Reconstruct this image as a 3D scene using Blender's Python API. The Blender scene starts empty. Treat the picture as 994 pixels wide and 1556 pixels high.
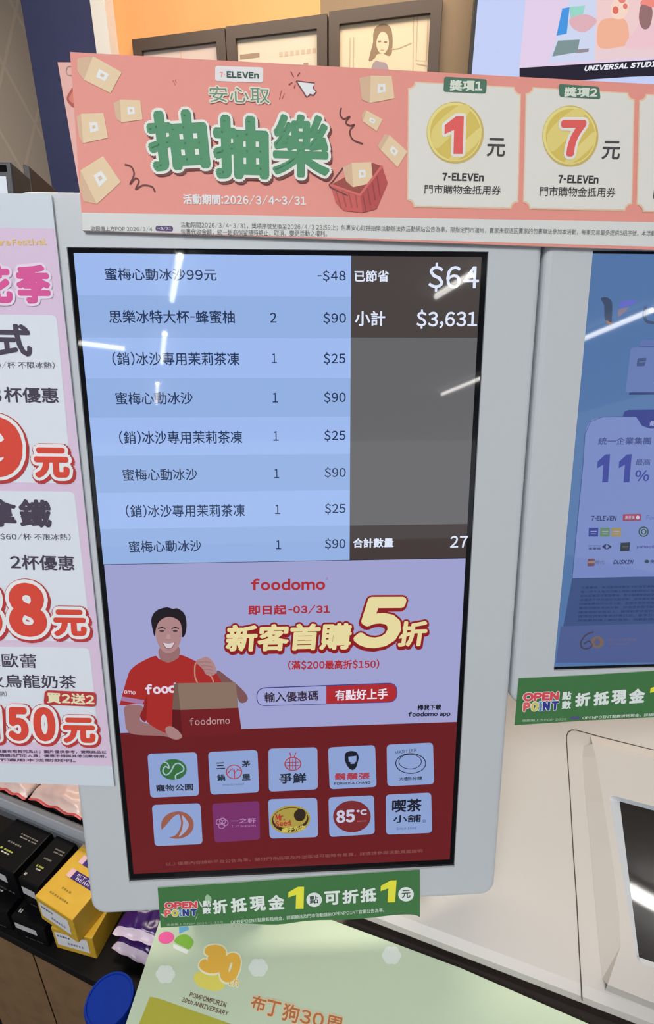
import bpy, bmesh, math, random
from mathutils import Vector, Matrix
from mathutils.geometry import tessellate_polygon
random.seed(7)
SC = bpy.context.scene
COL = SC.collection

# ---------------------------------------------------------------- camera, world, lights, exposure
F = 770.0
PITCH = math.radians(21.3)
CAM = Vector((0, 0, 1.45))
cd = bpy.data.cameras.new('camera'); cam = bpy.data.objects.new('camera', cd); COL.objects.link(cam)
cam.location = CAM; cam.rotation_euler = (math.pi / 2 - PITCH, 0, 0)
cd.sensor_fit = 'VERTICAL'; cd.sensor_height = 36.0; cd.lens = 36.0 * F / 1556.0
cd.clip_start = 0.01; cd.clip_end = 100
SC.camera = cam
w = bpy.data.worlds.new('world'); SC.world = w; w.use_nodes = True
w.node_tree.nodes['Background'].inputs[0].default_value = (0.86, 0.93, 1.0, 1)
w.node_tree.nodes['Background'].inputs[1].default_value = 0.76
SC.view_settings.view_transform = 'Standard'; SC.view_settings.look = 'None'
SC.view_settings.exposure = 0.0; SC.view_settings.gamma = 1.0
SC.view_settings.use_curve_mapping = False
for nm, loc, sx, sy, pw, c in (('added_area_light', (-0.5, -1.5, 2.86), 1.2, 1.2, 60, (0.96, 0.98, 1.0)),  # unseen area lights added to brighten the display fronts, back wall and console side
                               ('added_area_light', (0.1, 1.35, 2.86), 2.4, 0.4, 40, (1.0, 0.88, 0.74)),
                               ('added_area_light', (1.9, 0.2, 2.86), 0.8, 0.8, 8, (1.0, 0.88, 0.76))):
    ld = bpy.data.lights.new(nm, 'AREA'); ld.shape = 'RECTANGLE'; ld.size = sx; ld.size_y = sy
    ld.energy = pw; ld.color = c
    lo = bpy.data.objects.new(nm, ld); lo.location = loc; COL.objects.link(lo)

# ---------------------------------------------------------------- helpers: where things stand
RT = Vector((1, 0, 0)); UP = Vector((0, math.sin(PITCH), math.cos(PITCH))); FW = Vector((0, math.cos(PITCH), -math.sin(PITCH)))
def ray(x, y): return RT * ((x - 497) / F) + UP * ((778 - y) / F) + FW
def hitz(x, y, z):
    d = ray(x, y); return CAM + d * ((z - CAM.z) / d.z)
class Frame:
    """a plane in the room: origin, X to the right, Y up along the plane, N out of it"""
    def __init__(s, O, X, Y):
        s.O = Vector(O); s.X = Vector(X).normalized(); Y = Vector(Y)
        s.Y = (Y - s.X * Y.dot(s.X)).normalized(); s.N = s.X.cross(s.Y)
        s.M = Matrix(((s.X.x, s.Y.x, s.N.x, s.O.x), (s.X.y, s.Y.y, s.N.y, s.O.y), (s.X.z, s.Y.z, s.N.z, s.O.z), (0, 0, 0, 1)))
    def uv(s, x, y, off=0.0):
        d = ray(x, y); k = (s.O + s.N * off - CAM).dot(s.N) / d.dot(s.N)
        h = CAM + d * k - s.O
        return Vector((h.dot(s.X), h.dot(s.Y)))
    def loc(s, P): d = Vector(P) - s.O; return Vector((d.dot(s.X), d.dot(s.Y), d.dot(s.N)))

# ---------------------------------------------------------------- materials
def lin(c):
    return tuple((v / 255 / 12.92) if v / 255 <= 0.04045 else ((v / 255 + 0.055) / 1.055) ** 2.4 for v in c)
MATS = {}
def pmat(key, base, rough=0.5, emis=None, strength=1.0, metal=0.0, spec=0.5, coat=0.0, trans=0.0, alpha=1.0):
    if key in MATS: return MATS[key]
    m = bpy.data.materials.new('m_' + str(len(MATS))); m.use_nodes = True
    b = m.node_tree.nodes['Principled BSDF']
    b.inputs['Base Color'].default_value = (*base, 1); b.inputs['Roughness'].default_value = rough
    b.inputs['Metallic'].default_value = metal; b.inputs['Specular IOR Level'].default_value = spec
    b.inputs['Coat Weight'].default_value = coat; b.inputs['Coat Roughness'].default_value = 0.04
    b.inputs['Transmission Weight'].default_value = trans; b.inputs['Alpha'].default_value = alpha
    if emis: b.inputs['Emission Color'].default_value = (*emis, 1); b.inputs['Emission Strength'].default_value = strength
    MATS[key] = m
    return m
ILL = 0.78
def ink(r, g, b, rough=0.55, k=1.0, spec=0.25):      # printed / painted surface that looks (r,g,b) in the shop's light
    c = tuple(min(0.92, v / ILL * k) for v in lin((r, g, b)))
    return pmat(('ink', r, g, b, rough, k), c, rough, spec=spec)
def lit(r, g, b):                                   # pixel colour of a lit display behind its glossy glass
    return pmat(('lit', r, g, b), (0, 0, 0), 0.03, emis=lin((r, g, b)), spec=0.5)
def screen_ink(r, g, b):                            # matt lit screen on the wall
    return pmat(('scr', r, g, b), (0, 0, 0), 0.6, emis=lin((r, g, b)), spec=0.06)
def noise_mat(key, c1, c2, scale, rough=0.5, bump=0.0, stretch=(1, 1, 1)):
    if key in MATS: return MATS[key]
    m = pmat(key, c1, rough); nt = m.node_tree; b = nt.nodes['Principled BSDF']
    tc = nt.nodes.new('ShaderNodeTexCoord'); mp = nt.nodes.new('ShaderNodeMapping'); mp.inputs['Scale'].default_value = stretch
    nz = nt.nodes.new('ShaderNodeTexNoise'); nz.inputs['Scale'].default_value = scale; nz.inputs['Detail'].default_value = 4
    rp = nt.nodes.new('ShaderNodeValToRGB'); rp.color_ramp.elements[0].color = (*c1, 1); rp.color_ramp.elements[1].color = (*c2, 1)
    rp.color_ramp.elements[0].position = 0.35; rp.color_ramp.elements[1].position = 0.65
    nt.links.new(tc.outputs['Object'], mp.inputs[0]); nt.links.new(mp.outputs[0], nz.inputs['Vector'])
    nt.links.new(nz.outputs[0], rp.inputs[0]); nt.links.new(rp.outputs[0], b.inputs['Base Color'])
    if bump:
        bp = nt.nodes.new('ShaderNodeBump'); bp.inputs['Strength'].default_value = bump
        nt.links.new(nz.outputs[0], bp.inputs['Height']); nt.links.new(bp.outputs[0], b.inputs['Normal'])
    return m
WHITE_PLASTIC = pmat('white_plastic', (0.60, 0.625, 0.65), 0.38, spec=0.4)
CREAM_PLASTIC = pmat('cream_plastic', (0.53, 0.495, 0.455), 0.34, spec=0.45)
BLACK_GLASS = pmat('black_glass', (0.004, 0.004, 0.006), 0.03)
BLACK_PLASTIC = pmat('black_plastic', (0.012, 0.011, 0.012), 0.35)
DARK_BROWN = pmat('dark_brown', (0.022, 0.014, 0.011), 0.4)

# ---------------------------------------------------------------- mesh building
GLY = {}
SQ = {'-': 0.42, '~': 0.62, '/': 0.62, '+': 0.7, '=': 0.7}
def glyphs(body, offset=0.0, res=3):
    key = (body, offset, res)
    if key in GLY: return GLY[key]
    if body == '\x01':                                  # heavy footless figure one of the posters
        V = [(0.30, 0), (0.60, 0), (0.60, 1), (0.36, 1), (0.0, 0.76), (0.0, 0.52), (0.30, 0.64)]
        GLY[key] = (V, [(0, 1, 6), (1, 2, 6), (2, 3, 6), (3, 4, 6), (4, 5, 6)], (0, 0.6, 0, 1)); return GLY[key]
    if len(body) > 1 or 0x21 <= ord(body[0]) <= 0x7e:      # set letter by letter so that every letter comes from the same sans face
        V = []; Fc = []; pen = 0.0
        for ch in body:
            if ch == ' ': pen += 0.26; continue
            wide = ord(ch) > 0x2e80
            g = chr(ord(ch) + 0xfee0) if 0x21 <= ord(ch) <= 0x7e else ch
            gv, gf, (a, b, c, d) = glyphs(g, offset, res)
            n = len(V); q = SQ.get(ch, 1.0)
            if wide: ox, adv = 0.0, 1.0
            else:
                wd = (b - a) * q; adv = max(wd + 0.13, 0.555 if ch.isdigit() else 0.0)
                if ch in 'Il.,:;()|!i': adv = wd + 0.15
                ox = (adv - wd) / 2 - a * q
            V += [(pen + ox + v[0] * q, v[1]) for v in gv]; Fc += [tuple(k + n for k in f) for f in gf]; pen += adv
        xs = [v[0] for v in V]; ys = [v[1] for v in V]
        GLY[key] = (V, Fc, (min(xs), max(xs), min(ys), max(ys)))
        return GLY[key]
    cu = bpy.data.curves.new('t', 'FONT'); cu.body = body; cu.size = 1; cu.offset = offset; cu.resolution_u = res
    o = bpy.data.objects.new('t', cu); COL.objects.link(o)
    dg = bpy.context.evaluated_depsgraph_get(); dg.update()
    me = bpy.data.meshes.new_from_object(o.evaluated_get(dg))
    V = [(v.co.x, v.co.y) for v in me.vertices]; Fc = [tuple(p.vertices) for p in me.polygons]
    xs = [v[0] for v in V]; ys = [v[1] for v in V]
    GLY[key] = (V, Fc, (min(xs), max(xs), min(ys), max(ys)))
    bpy.data.objects.remove(o); bpy.data.curves.remove(cu); bpy.data.meshes.remove(me)
    return GLY[key]
STEP = 0.00012
class MB:
    """collects geometry in one frame's own coordinates and links it as one mesh object"""
    def __init__(s, frame, z=0.0, step=STEP):
        s.fr = frame; s.z = z; s.step = step; s.V = []; s.F = []; s.FM = []; s.mats = []; s.t = (0, 0, 1.0); s.sm = []
    def mi(s, m):
        if m not in s.mats: s.mats.append(m)
        return s.mats.index(m)
    def px(s, p): return (s.t[0] + p[0] / s.t[2], s.t[1] + p[1] / s.t[2])
    def P(s, p): return s.fr.uv(*s.px(p), s.z)
    def face(s, pts, m, smooth=False):
        n = len(s.V); s.V += [tuple(p) for p in pts]; s.F.append(tuple(range(n, n + len(pts)))); s.FM.append(s.mi(m)); s.sm.append(smooth)
    def mesh(s, V, Fc, m, smooth=False):
        n = len(s.V); s.V += [tuple(v) for v in V]; i = s.mi(m)
        for f in Fc: s.F.append(tuple(n + k for k in f)); s.FM.append(i); s.sm.append(smooth)
    # flat print, points as seen
    def flat(s, uvs, m, k, holes=()):
        z = s.z + k * s.step
        loops = [[Vector((p[0], p[1], 0)) for p in uvs]] + [[Vector((p[0], p[1], 0)) for p in h] for h in holes]
        al = [p for l in loops for p in l]
        tris = []
        for t in tessellate_polygon(loops):
            a, b, c = (al[i] for i in t)
            ar = (b.x - a.x) * (c.y - a.y) - (b.y - a.y) * (c.x - a.x)
            if abs(ar) < 1e-14: continue
            tris.append(t if ar > 0 else t[::-1])
        s.mesh([(p.x, p.y, z) for p in al], tris, m)
    def poly(s, pts, m, k): s.flat([s.P(p) for p in pts], m, k)
    def curve(s, pts, m, k, n=6): s.flat([s.P(p) for p in catmull(pts, n, True)], m, k)
    def ell(s, cx, cy, rx, ry, m, k, rot=0.0, n=40):
        c, q = math.cos(math.radians(rot)), math.sin(math.radians(rot))
        pts = []
        for i in range(n):
            a = 2 * math.pi * i / n; x, y = rx * math.cos(a), ry * math.sin(a)
            pts.append((cx + x * c - y * q, cy + x * q + y * c))
        s.poly(pts, m, k)
    def ring(s, cx, cy, rx, ry, wd, m, k, n=40):
        s.stroke([(cx + rx * math.cos(2 * math.pi * i / n), cy + ry * math.sin(2 * math.pi * i / n)) for i in range(n + 1)], wd, m, k)
    def rr(s, c4, r, m, k):                         # quad TL,TR,BR,BL with rounded corners, r in the same units as the points
        s.poly(rounded(c4, r), m, k)
    def stroke(s, pts, wd, m, k, taper=False):
        uv = [s.P(p) for p in pts]; q = s.P((pts[0][0] + wd, pts[0][1])); hw = (q - uv[0]).length / 2
        L = []; R = []
        for i, p in enumerate(uv):
            a = uv[max(0, i - 1)]; b = uv[min(len(uv) - 1, i + 1)]; d = (b - a); d = d.normalized() if d.length > 0 else Vector((1, 0))
            nn = Vector((-d.y, d.x)); h = hw * (1 - 0.7 * abs(2 * i / (len(uv) - 1) - 1)) if taper else hw
            L.append(p + nn * h); R.append(p - nn * h)
        z = s.z + k * s.step
        for i in range(len(uv) - 1):
            s.face([(*L[i], z), (*R[i], z), (*R[i + 1], z), (*L[i + 1], z)], m)
    def text(s, body, x0, yt, x1, yb, m, k, slope=0.0, bold=0.0, shear=0.0, line=None, res=3, drop=None):
        """ink box of the words: left, top, right, bottom (of the left end); slope = how much lower the right end is"""
        V, Fc, (a, b, c, d) = glyphs(body, 0.0, res)
        BL = s.P((x0, yb)); BR = s.P((x1, yb + slope)); TL = s.P((x0, yt))
        ex = BR - BL; nrm = Vector((-ex.y, ex.x)).normalized(); ey = nrm * abs((TL - BL).dot(nrm))
        u = ex.length / abs(x1 - x0); en = ex.normalized()
        rb = bold * min(ex.length / (b - a), ey.length / (d - c)) if bold >= 0.01 else 0.0
        if rb: BL = BL + en * rb + nrm * rb; ex = ex - en * 2 * rb; ey = ey - nrm * 2 * rb
        def at(v): return BL + ex * ((v[0] - a) / (b - a)) + (ey + ex.normalized() * shear * ey.length) * ((v[1] - c) / (d - c))
        pts = [at(v) for v in V]; z = s.z + k * s.step
        s.mesh([(p.x, p.y, z) for p in pts], Fc, m)
        if rb:
            nb = 6 if rb / u < 1.5 else 12
            for i in range(nb):
                an = 2 * math.pi * i / nb; o = en * (rb * math.cos(an)) + nrm * (rb * math.sin(an))
                s.mesh([(p.x + o.x, p.y + o.y, z - (i + 1) * 3e-6) for p in pts], Fc, m)
        if line:
            for wd, lm, dk, ox, oy in line:
                r = wd * u + rb; nst = 16 if wd > 5 else 10
                for i in range(nst):
                    an = 2 * math.pi * i / nst
                    o = ex.normalized() * (r * math.cos(an) + ox * u) + nrm * (r * math.sin(an) - oy * u)
                    zz = z + dk * s.step + i * 4e-6
                    s.mesh([(p.x + o.x, p.y + o.y, zz) for p in pts], Fc, lm)
    # solids
    def prism(s, uvs, z0, z1, m, mside=None, holes=()):
        ar = sum(uvs[i][0] * uvs[(i + 1) % len(uvs)][1] - uvs[(i + 1) % len(uvs)][0] * uvs[i][1] for i in range(len(uvs)))
        if ar < 0: uvs = uvs[::-1]
        zz, st = s.z, s.step; s.z, s.step = z1, 0
        s.flat(uvs, m, 0, holes); n0 = len(s.F)
        s.z = z0; s.flat(uvs, mside or m, 0, holes)
        for i in range(n0, len(s.F)): s.F[i] = s.F[i][::-1]
        s.z, s.step = zz, st
        for i in range(len(uvs)):
            a, b = uvs[i], uvs[(i + 1) % len(uvs)]
            s.face([(a[0], a[1], z0), (b[0], b[1], z0), (b[0], b[1], z1), (a[0], a[1], z1)], mside or m)
    def box(s, x0, x1, y0, y1, z0, z1, m): s.prism([(x0, y0), (x1, y0), (x1, y1), (x0, y1)], z0, z1, m)
    def build(s, name, parent=None, smooth=None, bevel=0.0, seg=2):
        me = bpy.data.meshes.new(name); me.from_pydata(s.V, [], s.F)
        for m in s.mats: me.materials.append(m)
        me.polygons.foreach_set('material_index', s.FM); me.polygons.foreach_set('use_smooth', s.sm)
        me.update()
        if bevel or smooth:
            bm = bmesh.new(); bm.from_mesh(me); bmesh.ops.remove_doubles(bm, verts=bm.verts, dist=1e-6)
            bm.to_mesh(me); bm.free()
        o = bpy.data.objects.new(name, me); COL.objects.link(o)
        if parent is not None: o.parent = parent
        if parent is None or parent.get('root_space') is None: pass
        if parent is None: o.matrix_world = s.fr.M
        else:
            base = parent
            while base.parent: base = base.parent
            if base.get('_m'): pass
        if bevel:
            bv = o.modifiers.new('bevel', 'BEVEL'); bv.width = bevel; bv.segments = seg; bv.limit_method = 'ANGLE'; bv.angle_limit = math.radians(40)
        return o
def catmull(pts, n=6, closed=False):
    out = []; N = len(pts)
    rng = range(N) if closed else range(N - 1)
    for i in rng:
        g = (lambda j: pts[j % N]) if closed else (lambda j: pts[min(N - 1, max(0, j))])
        p0, p1, p2, p3 = g(i - 1), g(i), g(i + 1), g(i + 2)
        for k in range(n):
            t = k / n
            out.append(tuple(0.5 * (2 * p1[c] + (p2[c] - p0[c]) * t + (2 * p0[c] - 5 * p1[c] + 4 * p2[c] - p3[c]) * t * t + (3 * p1[c] - p0[c] - 3 * p2[c] + p3[c]) * t ** 3) for c in range(len(pts[0]))))
    if not closed: out.append(tuple(pts[-1]))
    return out
def rounded(c4, r, n=6):
    out = []
    N = len(c4)
    for i in range(N):
        p = Vector(c4[i]); a = Vector(c4[i - 1]); b = Vector(c4[(i + 1) % N])
        s = p + (a - p).normalized() * r; e = p + (b - p).normalized() * r
        for k in range(n + 1):
            t = k / n; out.append(tuple(s * (1 - t) ** 2 + p * 2 * t * (1 - t) + e * t * t))
    return out
def rrect(x0, x1, y0, y1, r, n=8):
    out = []
    for cx, cy, a0 in ((x1 - r, y1 - r, 0), (x0 + r, y1 - r, 90), (x0 + r, y0 + r, 180), (x1 - r, y0 + r, 270)):
        for k in range(n + 1):
            a = math.radians(a0 + 90 * k / n); out.append((cx + r * math.cos(a), cy + r * math.sin(a)))
    return out
def thing(name, label, cat, frame, group=None):
    o = bpy.data.objects.new(name, None); o.empty_display_size = 0.02; COL.objects.link(o)
    o.matrix_world = frame.M; o['label'] = label; o['category'] = cat
    if group: o['group'] = group
    return o
def tag(o, label, cat, group=None):
    o['label'] = label; o['category'] = cat
    if group: o['group'] = group
    return o
def struct(o): o['kind'] = 'structure'; return o

# ---------------------------------------------------------------- frames
D = Frame((-0.0288, 0.3315, 1.2483), (0.9988, 0.0487, -0.0045), (-0.0038, 0.1691, 0.9856))     # the two customer displays
ZC = 0.900                                                                                      # counter top
WORLD = Frame((0, 0, 0), (1, 0, 0), (0, 1, 0))
COUNTER = Frame((0, 0, ZC), (1, 0, 0), (0, 1, 0))
# sloping white console: its front edge lies just above the counter
ca, cb = hitz(629, 1425, ZC + 0.016), hitz(880, 1522, ZC + 0.016)
cx = (cb - ca).normalized(); cback = Vector((-cx.y, cx.x, 0))
SL = math.radians(29)
CON = Frame(ca, cx, cback * math.cos(SL) + Vector((0, 0, math.sin(SL))))
# back wall
WY = math.radians(13.2)
WALL = Frame((0, 2.0, 0), (math.cos(WY), -math.sin(WY), 0), (0, 0, 1))
LW = math.radians(-25)
LEFTW = Frame((-1.3, 2.55, 0), (math.cos(LW), -math.sin(LW), 0), (0, 0, 1))
# candy rack below the displays
RY = math.radians(20)
RX = Vector((math.cos(RY), -math.sin(RY), 0)); RB = Vector((math.sin(RY), math.cos(RY), 0))

# ================================================================ STRUCTURE
def world_box(name, x0, x1, y0, y1, z0, z1, m, fr=WORLD):
    b = MB(fr); b.box(x0, x1, y0, y1, z0, z1, m); return b
floor_m = noise_mat('floor', (0.045, 0.04, 0.037), (0.06, 0.055, 0.05), 5, 0.35)
struct(world_box('floor', -6, 6, -14, 4, -0.1, 0, floor_m).build('floor'))
ceil_m = noise_mat('ceil', (0.62, 0.63, 0.64), (0.68, 0.69, 0.7), 3, 0.8)
struct(world_box('ceiling', -6, 6, -14, 4, 2.9, 3.0, ceil_m).build('ceiling'))
orange = noise_mat('orange', (0.80, 0.37, 0.12), (0.86, 0.40, 0.14), 4, 0.6)
tan = noise_mat('tan', (0.25, 0.165, 0.085), (0.29, 0.19, 0.10), 3, 0.55, stretch=(1, 1, 0.2))
xt = WALL.uv(487, 10)[0]; xl = WALL.uv(150, 40)[0]
b = MB(WALL); b.box(xl, xt, 0, 2.9, -0.12, 0, orange); struct(b.build('wall_back'))
b = MB(WALL); b.box(xt, xt + 4.2, 0, 2.9, -0.12, 0, tan); struct(b.build('wall_right'))
# white corner post and navy pilaster
x0, x1 = WALL.uv(139, 20, 0.05)[0], WALL.uv(161, 20, 0.05)[0]
b = MB(WALL); b.box(x0, x1, 0, 2.9, -0.12, 0.05, pmat('post_white', (0.80, 0.77, 0.72), 0.5)); struct(b.build('trim_1'))
xn = WALL.uv(55, 142, 0.045)[0]
b = MB(WALL); b.box(xn, x0, 0, 2.9, -0.12, 0.045, noise_mat('navy', (0.034, 0.040, 0.115), (0.040, 0.046, 0.125), 6, 0.45)); struct(b.build('trim_2'))
# left wall, pale paper with a faint diamond lattice
m = pmat('lattice', (0.3, 0.27, 0.22), 0.6); nt = m.node_tree; bs = nt.nodes['Principled BSDF']
tc = nt.nodes.new('ShaderNodeTexCoord'); sp = nt.nodes.new('ShaderNodeSeparateXYZ'); nt.links.new(tc.outputs['Object'], sp.inputs[0])
def mth(op, a, b=None, c=None):
    n = nt.nodes.new('ShaderNodeMath'); n.operation = op
    for i, v in enumerate((a, b, c)):
        if v is None: continue
        if isinstance(v, (int, float)): n.inputs[i].default_value = v
        else: nt.links.new(v, n.inputs[i])
    return n.outputs[0]
def lines(sg):
    q = mth('MULTIPLY_ADD', sp.outputs[1], 0.42 * sg, sp.outputs[0])
    fr_ = mth('FRACT', mth('MULTIPLY', q, 6.5)); return mth('LESS_THAN', mth('ABSOLUTE', mth('SUBTRACT', fr_, 0.5)), 0.035)
mx = nt.nodes.new('ShaderNodeMix'); mx.data_type = 'RGBA'
nt.links.new(mth('MAXIMUM', lines(1), lines(-1)), mx.inputs[0])
mx.inputs[6].default_value = (0.46, 0.38, 0.31, 1); mx.inputs[7].default_value = (0.54, 0.45, 0.35, 1)
nt.links.new(mx.outputs[2], bs.inputs['Base Color'])
b = MB(LEFTW); b.box(-2.5, 0.75, 0, 2.9, -0.1, 0, m); struct(b.build('wall_left'))

# ================================================================ CEILING TUBES (seen mirrored in the screens)
tube_m = pmat('tube', (1, 1, 1), 0.5, emis=(1.0, 0.97, 0.92), strength=16.0)
tube_h = pmat('tube_holder', (0.75, 0.75, 0.75), 0.4)
def tube_lamp(p, q, label):
    p, q = Vector(p), Vector(q); mid = (p + q) / 2; d = q - p; L = d.length
    fr = Frame(mid, d, Vector((0, 0, 1)).cross(d.normalized()))
    r = thing('ceiling_tube_lamp', label, 'ceiling lamp', fr, 'tube lamps on the ceiling')
    h = MB(fr); h.box(-L / 2, L / 2, -0.03, 0.03, -0.002, 0.03, tube_h); h.build('housing', r, bevel=0.004)
    t = MB(fr); n = 12
    for i in range(n):
        a0, a1 = 2 * math.pi * i / n, 2 * math.pi * (i + 1) / n
        y0, z0, y1, z1 = 0.018 * math.cos(a0), 0.018 * math.sin(a0) - 0.02, 0.018 * math.cos(a1), 0.018 * math.sin(a1) - 0.02
        t.face([(-L / 2, y0, z0), (L / 2, y0, z0), (L / 2, y1, z1), (-L / 2, y1, z1)][::-1], tube_m)
    t.build('tube', r)
ZT = 2.87
for p, q, lb in (((-0.62, -2.60), (-0.82, -3.34), 'ceiling tube lamp mirrored at the top of the receipt list'),
                 ((-1.05, -4.15), (-1.31, -5.20), 'ceiling tube lamp mirrored beside the third receipt line'),
                 ((-1.60, -6.25), (-1.95, -7.70), 'ceiling tube lamp mirrored beside the fourth receipt line'),
                 ((-1.94, -4.48), (-1.56, -4.66), 'short ceiling lamp mirrored at the left edge of the receipt list'),
                 ((1.21, -3.16), (1.34, -2.76), 'ceiling tube lamp mirrored over the large savings amount'),
                 ((2.50, -6.92), (2.68, -5.85), 'ceiling tube lamp mirrored in the grey totals area'),
                 ((3.04, -4.14), (3.15, -3.35), 'ceiling tube lamp mirrored across the blue screen'),
                 ((0.51, -0.515), (1.10, -0.89), 'ceiling tube lamp mirrored in the small dark touchscreen')):
    tube_lamp((*p, ZT), (*q, ZT), lb)

# ================================================================ COUNTER, CONSOLE, FLYER BOARD
bl0, bl1 = hitz(246, 1388, ZC), hitz(188, 1566, ZC)
ld = (bl1 - bl0).normalized()
nrm2 = Vector((-ld.y, ld.x, 0))
back = bl0 - ld * 0.55 + nrm2 * 0.012; front = bl1 + ld * 0.10 + nrm2 * 0.012
b = MB(COUNTER); cnt_m = noise_mat('counter', (0.035, 0.026, 0.022), (0.045, 0.034, 0.028), 8, 0.4)
b.prism([(front.x, front.y), (1.3, front.y), (1.3, back.y), (back.x, back.y)], -0.88, 0.0, cnt_m)
tag(b.build('counter'), 'dark checkout counter under the white console and the green board', 'counter')

CT = thing('checkout_console', 'cream white sloping console with a small dark touchscreen at right', 'checkout console', CON)
b = MB(CON)
L0, L1, DEP = -0.07, 0.85, 0.46
bkp = CON.loc(ca + cback * (DEP * math.cos(SL)) + Vector((0, 0, ZC + 0.004 - ca.z))); frp = CON.loc(ca + cback * 0.008 + Vector((0, 0, ZC + 0.013 - ca.z)))
prof = [(0.0, -0.006), (0.004, -0.0015), (0.012, 0.0), (DEP, 0.0), (bkp.y, bkp.z), (frp.y, frp.z)]
for i in range(len(prof)):
    p, q = prof[i], prof[(i + 1) % len(prof)]
    if i == 4: continue
    b.face([(L0, p[0], p[1]), (L1, p[0], p[1]), (L1, q[0], q[1]), (L0, q[0], q[1])], CREAM_PLASTIC)
def ccen(p): return (p[0], p[1])
for xx, rev in ((L0, True), (L1, False)):
    pts = [(xx, *p) for p in prof]; b.face(pts if not rev else pts[::-1], CREAM_PLASTIC)
b.build('shell', CT)
# black base under the shell
b = MB(CON)
def conloc(P): return CON.loc(P)
p0 = ca + cx * (L0 + 0.005); p1 = ca + cx * (L1 - 0.005)
base = [(p0 + cback * 0.0035), (p1 + cback * 0.0035), (p1 + cback * 0.30), (p0 + cback * 0.30)]
lo = [conloc(Vector((p.x, p.y, ZC + 0.0005))) for p in base]; hi = [conloc(Vector((p.x, p.y, ZC + 0.0125 if i < 2 else ZC + 0.06))) for i, p in enumerate(base)]
b.face([lo[0], lo[1], hi[1], hi[0]], DARK_BROWN); b.face(hi, DARK_BROWN); b.face(lo[::-1], DARK_BROWN)
b.face([lo[1], lo[2], hi[2], hi[1]], DARK_BROWN); b.face([lo[3], lo[0], hi[0], hi[3]], DARK_BROWN); b.face([lo[2], lo[3], hi[3], hi[2]], DARK_BROWN)
b.build('base', CT)
# panel seam
b = MB(CON, 0.0003); b.t = (700, 1080, 3.2687)
seam = [(604, 1440), (590, 1200), (578, 960), (560, 700), (545, 430), (533, 250), (527, 150)] + \
       [(527, 125), (535, 105), (552, 95), (575, 96)] + [(700, 130), (850, 168), (1000, 205), (1500, 330)]
b.stroke(seam, 6.0, pmat('seam', (0.05, 0.035, 0.025), 0.6), 0); b.build('panel_seam', CT)
# raised touchscreen housing with scooped left flank
b = MB(CON); b.t = (700, 1080, 3.2687)
HZ = 0.009
def cu_(p, z): q = CON.uv(*b.px(p), z); return (q.x, q.y, z)
outer = [(612, 175), (606, 230), (622, 450), (648, 700), (672, 1000), (690, 1200), (704, 1330)]
inner = [(655, 165), (672, 230), (708, 450), (745, 680), (770, 850), (788, 1010), (795, 1170)]
oz = [cu_(p, 0.0002) for p in outer]; iz = [cu_(p, HZ) for p in inner]
for i in range(len(outer) - 1): b.face([oz[i + 1], oz[i], iz[i], iz[i + 1]][::-1], CREAM_PLASTIC, True)
tip = cu_((730, 1360), HZ); b.face([oz[-1], iz[-1], tip], CREAM_PLASTIC)
tl = iz[0]; trx = tl[0] + 0.42
bl = tip
face_loop = [(p[0], p[1]) for p in iz] + [(tip[0], tip[1]), (trx, tip[1] - 0.01), (trx, tl[1])]
hole = [CON.uv(*b.px(p), HZ) for p in ((735, 415), (880, 1255))]
h0 = Vector(hole[0]); h1 = Vector(hole[1]); hx = h0.x + 0.33
hole_o = rounded([(h0.x, h0.y), (h1.x, h1.y), (hx, h1.y), (hx, h0.y)], 0.006, 4)
SD = HZ - 0.005
g0 = CON.uv(*b.px((790, 450)), SD); g1 = CON.uv(*b.px((886, 1224)), SD); gx = hx - 0.008
hole_i = rounded([(g0.x, g0.y), (g1.x, g1.y), (gx, g1.y), (gx, g0.y)], 0.0008, 4)
b.z = HZ; b.step = 0; b.flat(face_loop, CREAM_PLASTIC, 0, [hole_o])
N = len(hole_o)
for i in range(N):
    j = (i + 1) % N
    b.face([(*hole_o[i], HZ), (*hole_i[i], SD), (*hole_i[j], SD), (*hole_o[j], HZ)], WHITE_PLASTIC, True)
fl = [(tip[0], tip[1]), (trx, tip[1] - 0.01), (trx, tl[1]), (tl[0], tl[1])]
for i in range(3):
    a, c = fl[i], fl[i + 1]; dy = [-0.004, 0, 0.012][i]
    b.face([(a[0], a[1], HZ), (a[0], a[1] + dy, 0), (c[0], c[1] + dy, 0), (c[0], c[1], HZ)], CREAM_PLASTIC)
b.build('touchscreen_housing', CT)
b = MB(CON, SD); b.step = 0; TG = pmat('touch_glass', (0.012, 0.009, 0.008), 0.04, spec=1.0); TG.node_tree.nodes['Principled BSDF'].inputs['IOR'].default_value = 1.65; b.flat(hole_i, TG, 0); b.build('touchscreen', CT)

# pale green flyer board on the counter
ZB = 0.006
BRD = Frame((0, 0, ZC), (1, 0, 0), (0, 1, 0))
BT = thing('flyer_board', 'pale green anniversary board lying on the counter below the display', 'flyer board', BRD)
b = MB(BRD, ZB); ol = [BRD.uv(*p, ZB) for p in ((249, 1380), (455, 1380), (504, 1398), (590, 1430), (700, 1471), (870, 1545), (1010, 1607), (160, 1652))]
b.prism([tuple(p) for p in ol], 0.0004, ZB, ink(182, 198, 172), ink(205, 210, 195)); b.build('board', BT)
b = MB(BRD, ZB + 0.0001); b.t = (230, 1310, 4.518)
yl = ink(166, 164, 62); b.poly([(-10, 925), (30, 932), (90, 950), (330, 1035), (600, 1130), (900, 1260), (-200, 1540), (-160, 1300)], yl, 0)
b.ell(102, 520, 55, 42, ink(222, 88, 150), 1, -10); b.poly([(190, 445), (250, 440), (262, 462), (192, 492)], ink(95, 160, 200), 1)
b.curve([(158, 545), (190, 505), (245, 500), (290, 545), (262, 598), (215, 580)], ink(118, 172, 60), 1)
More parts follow.
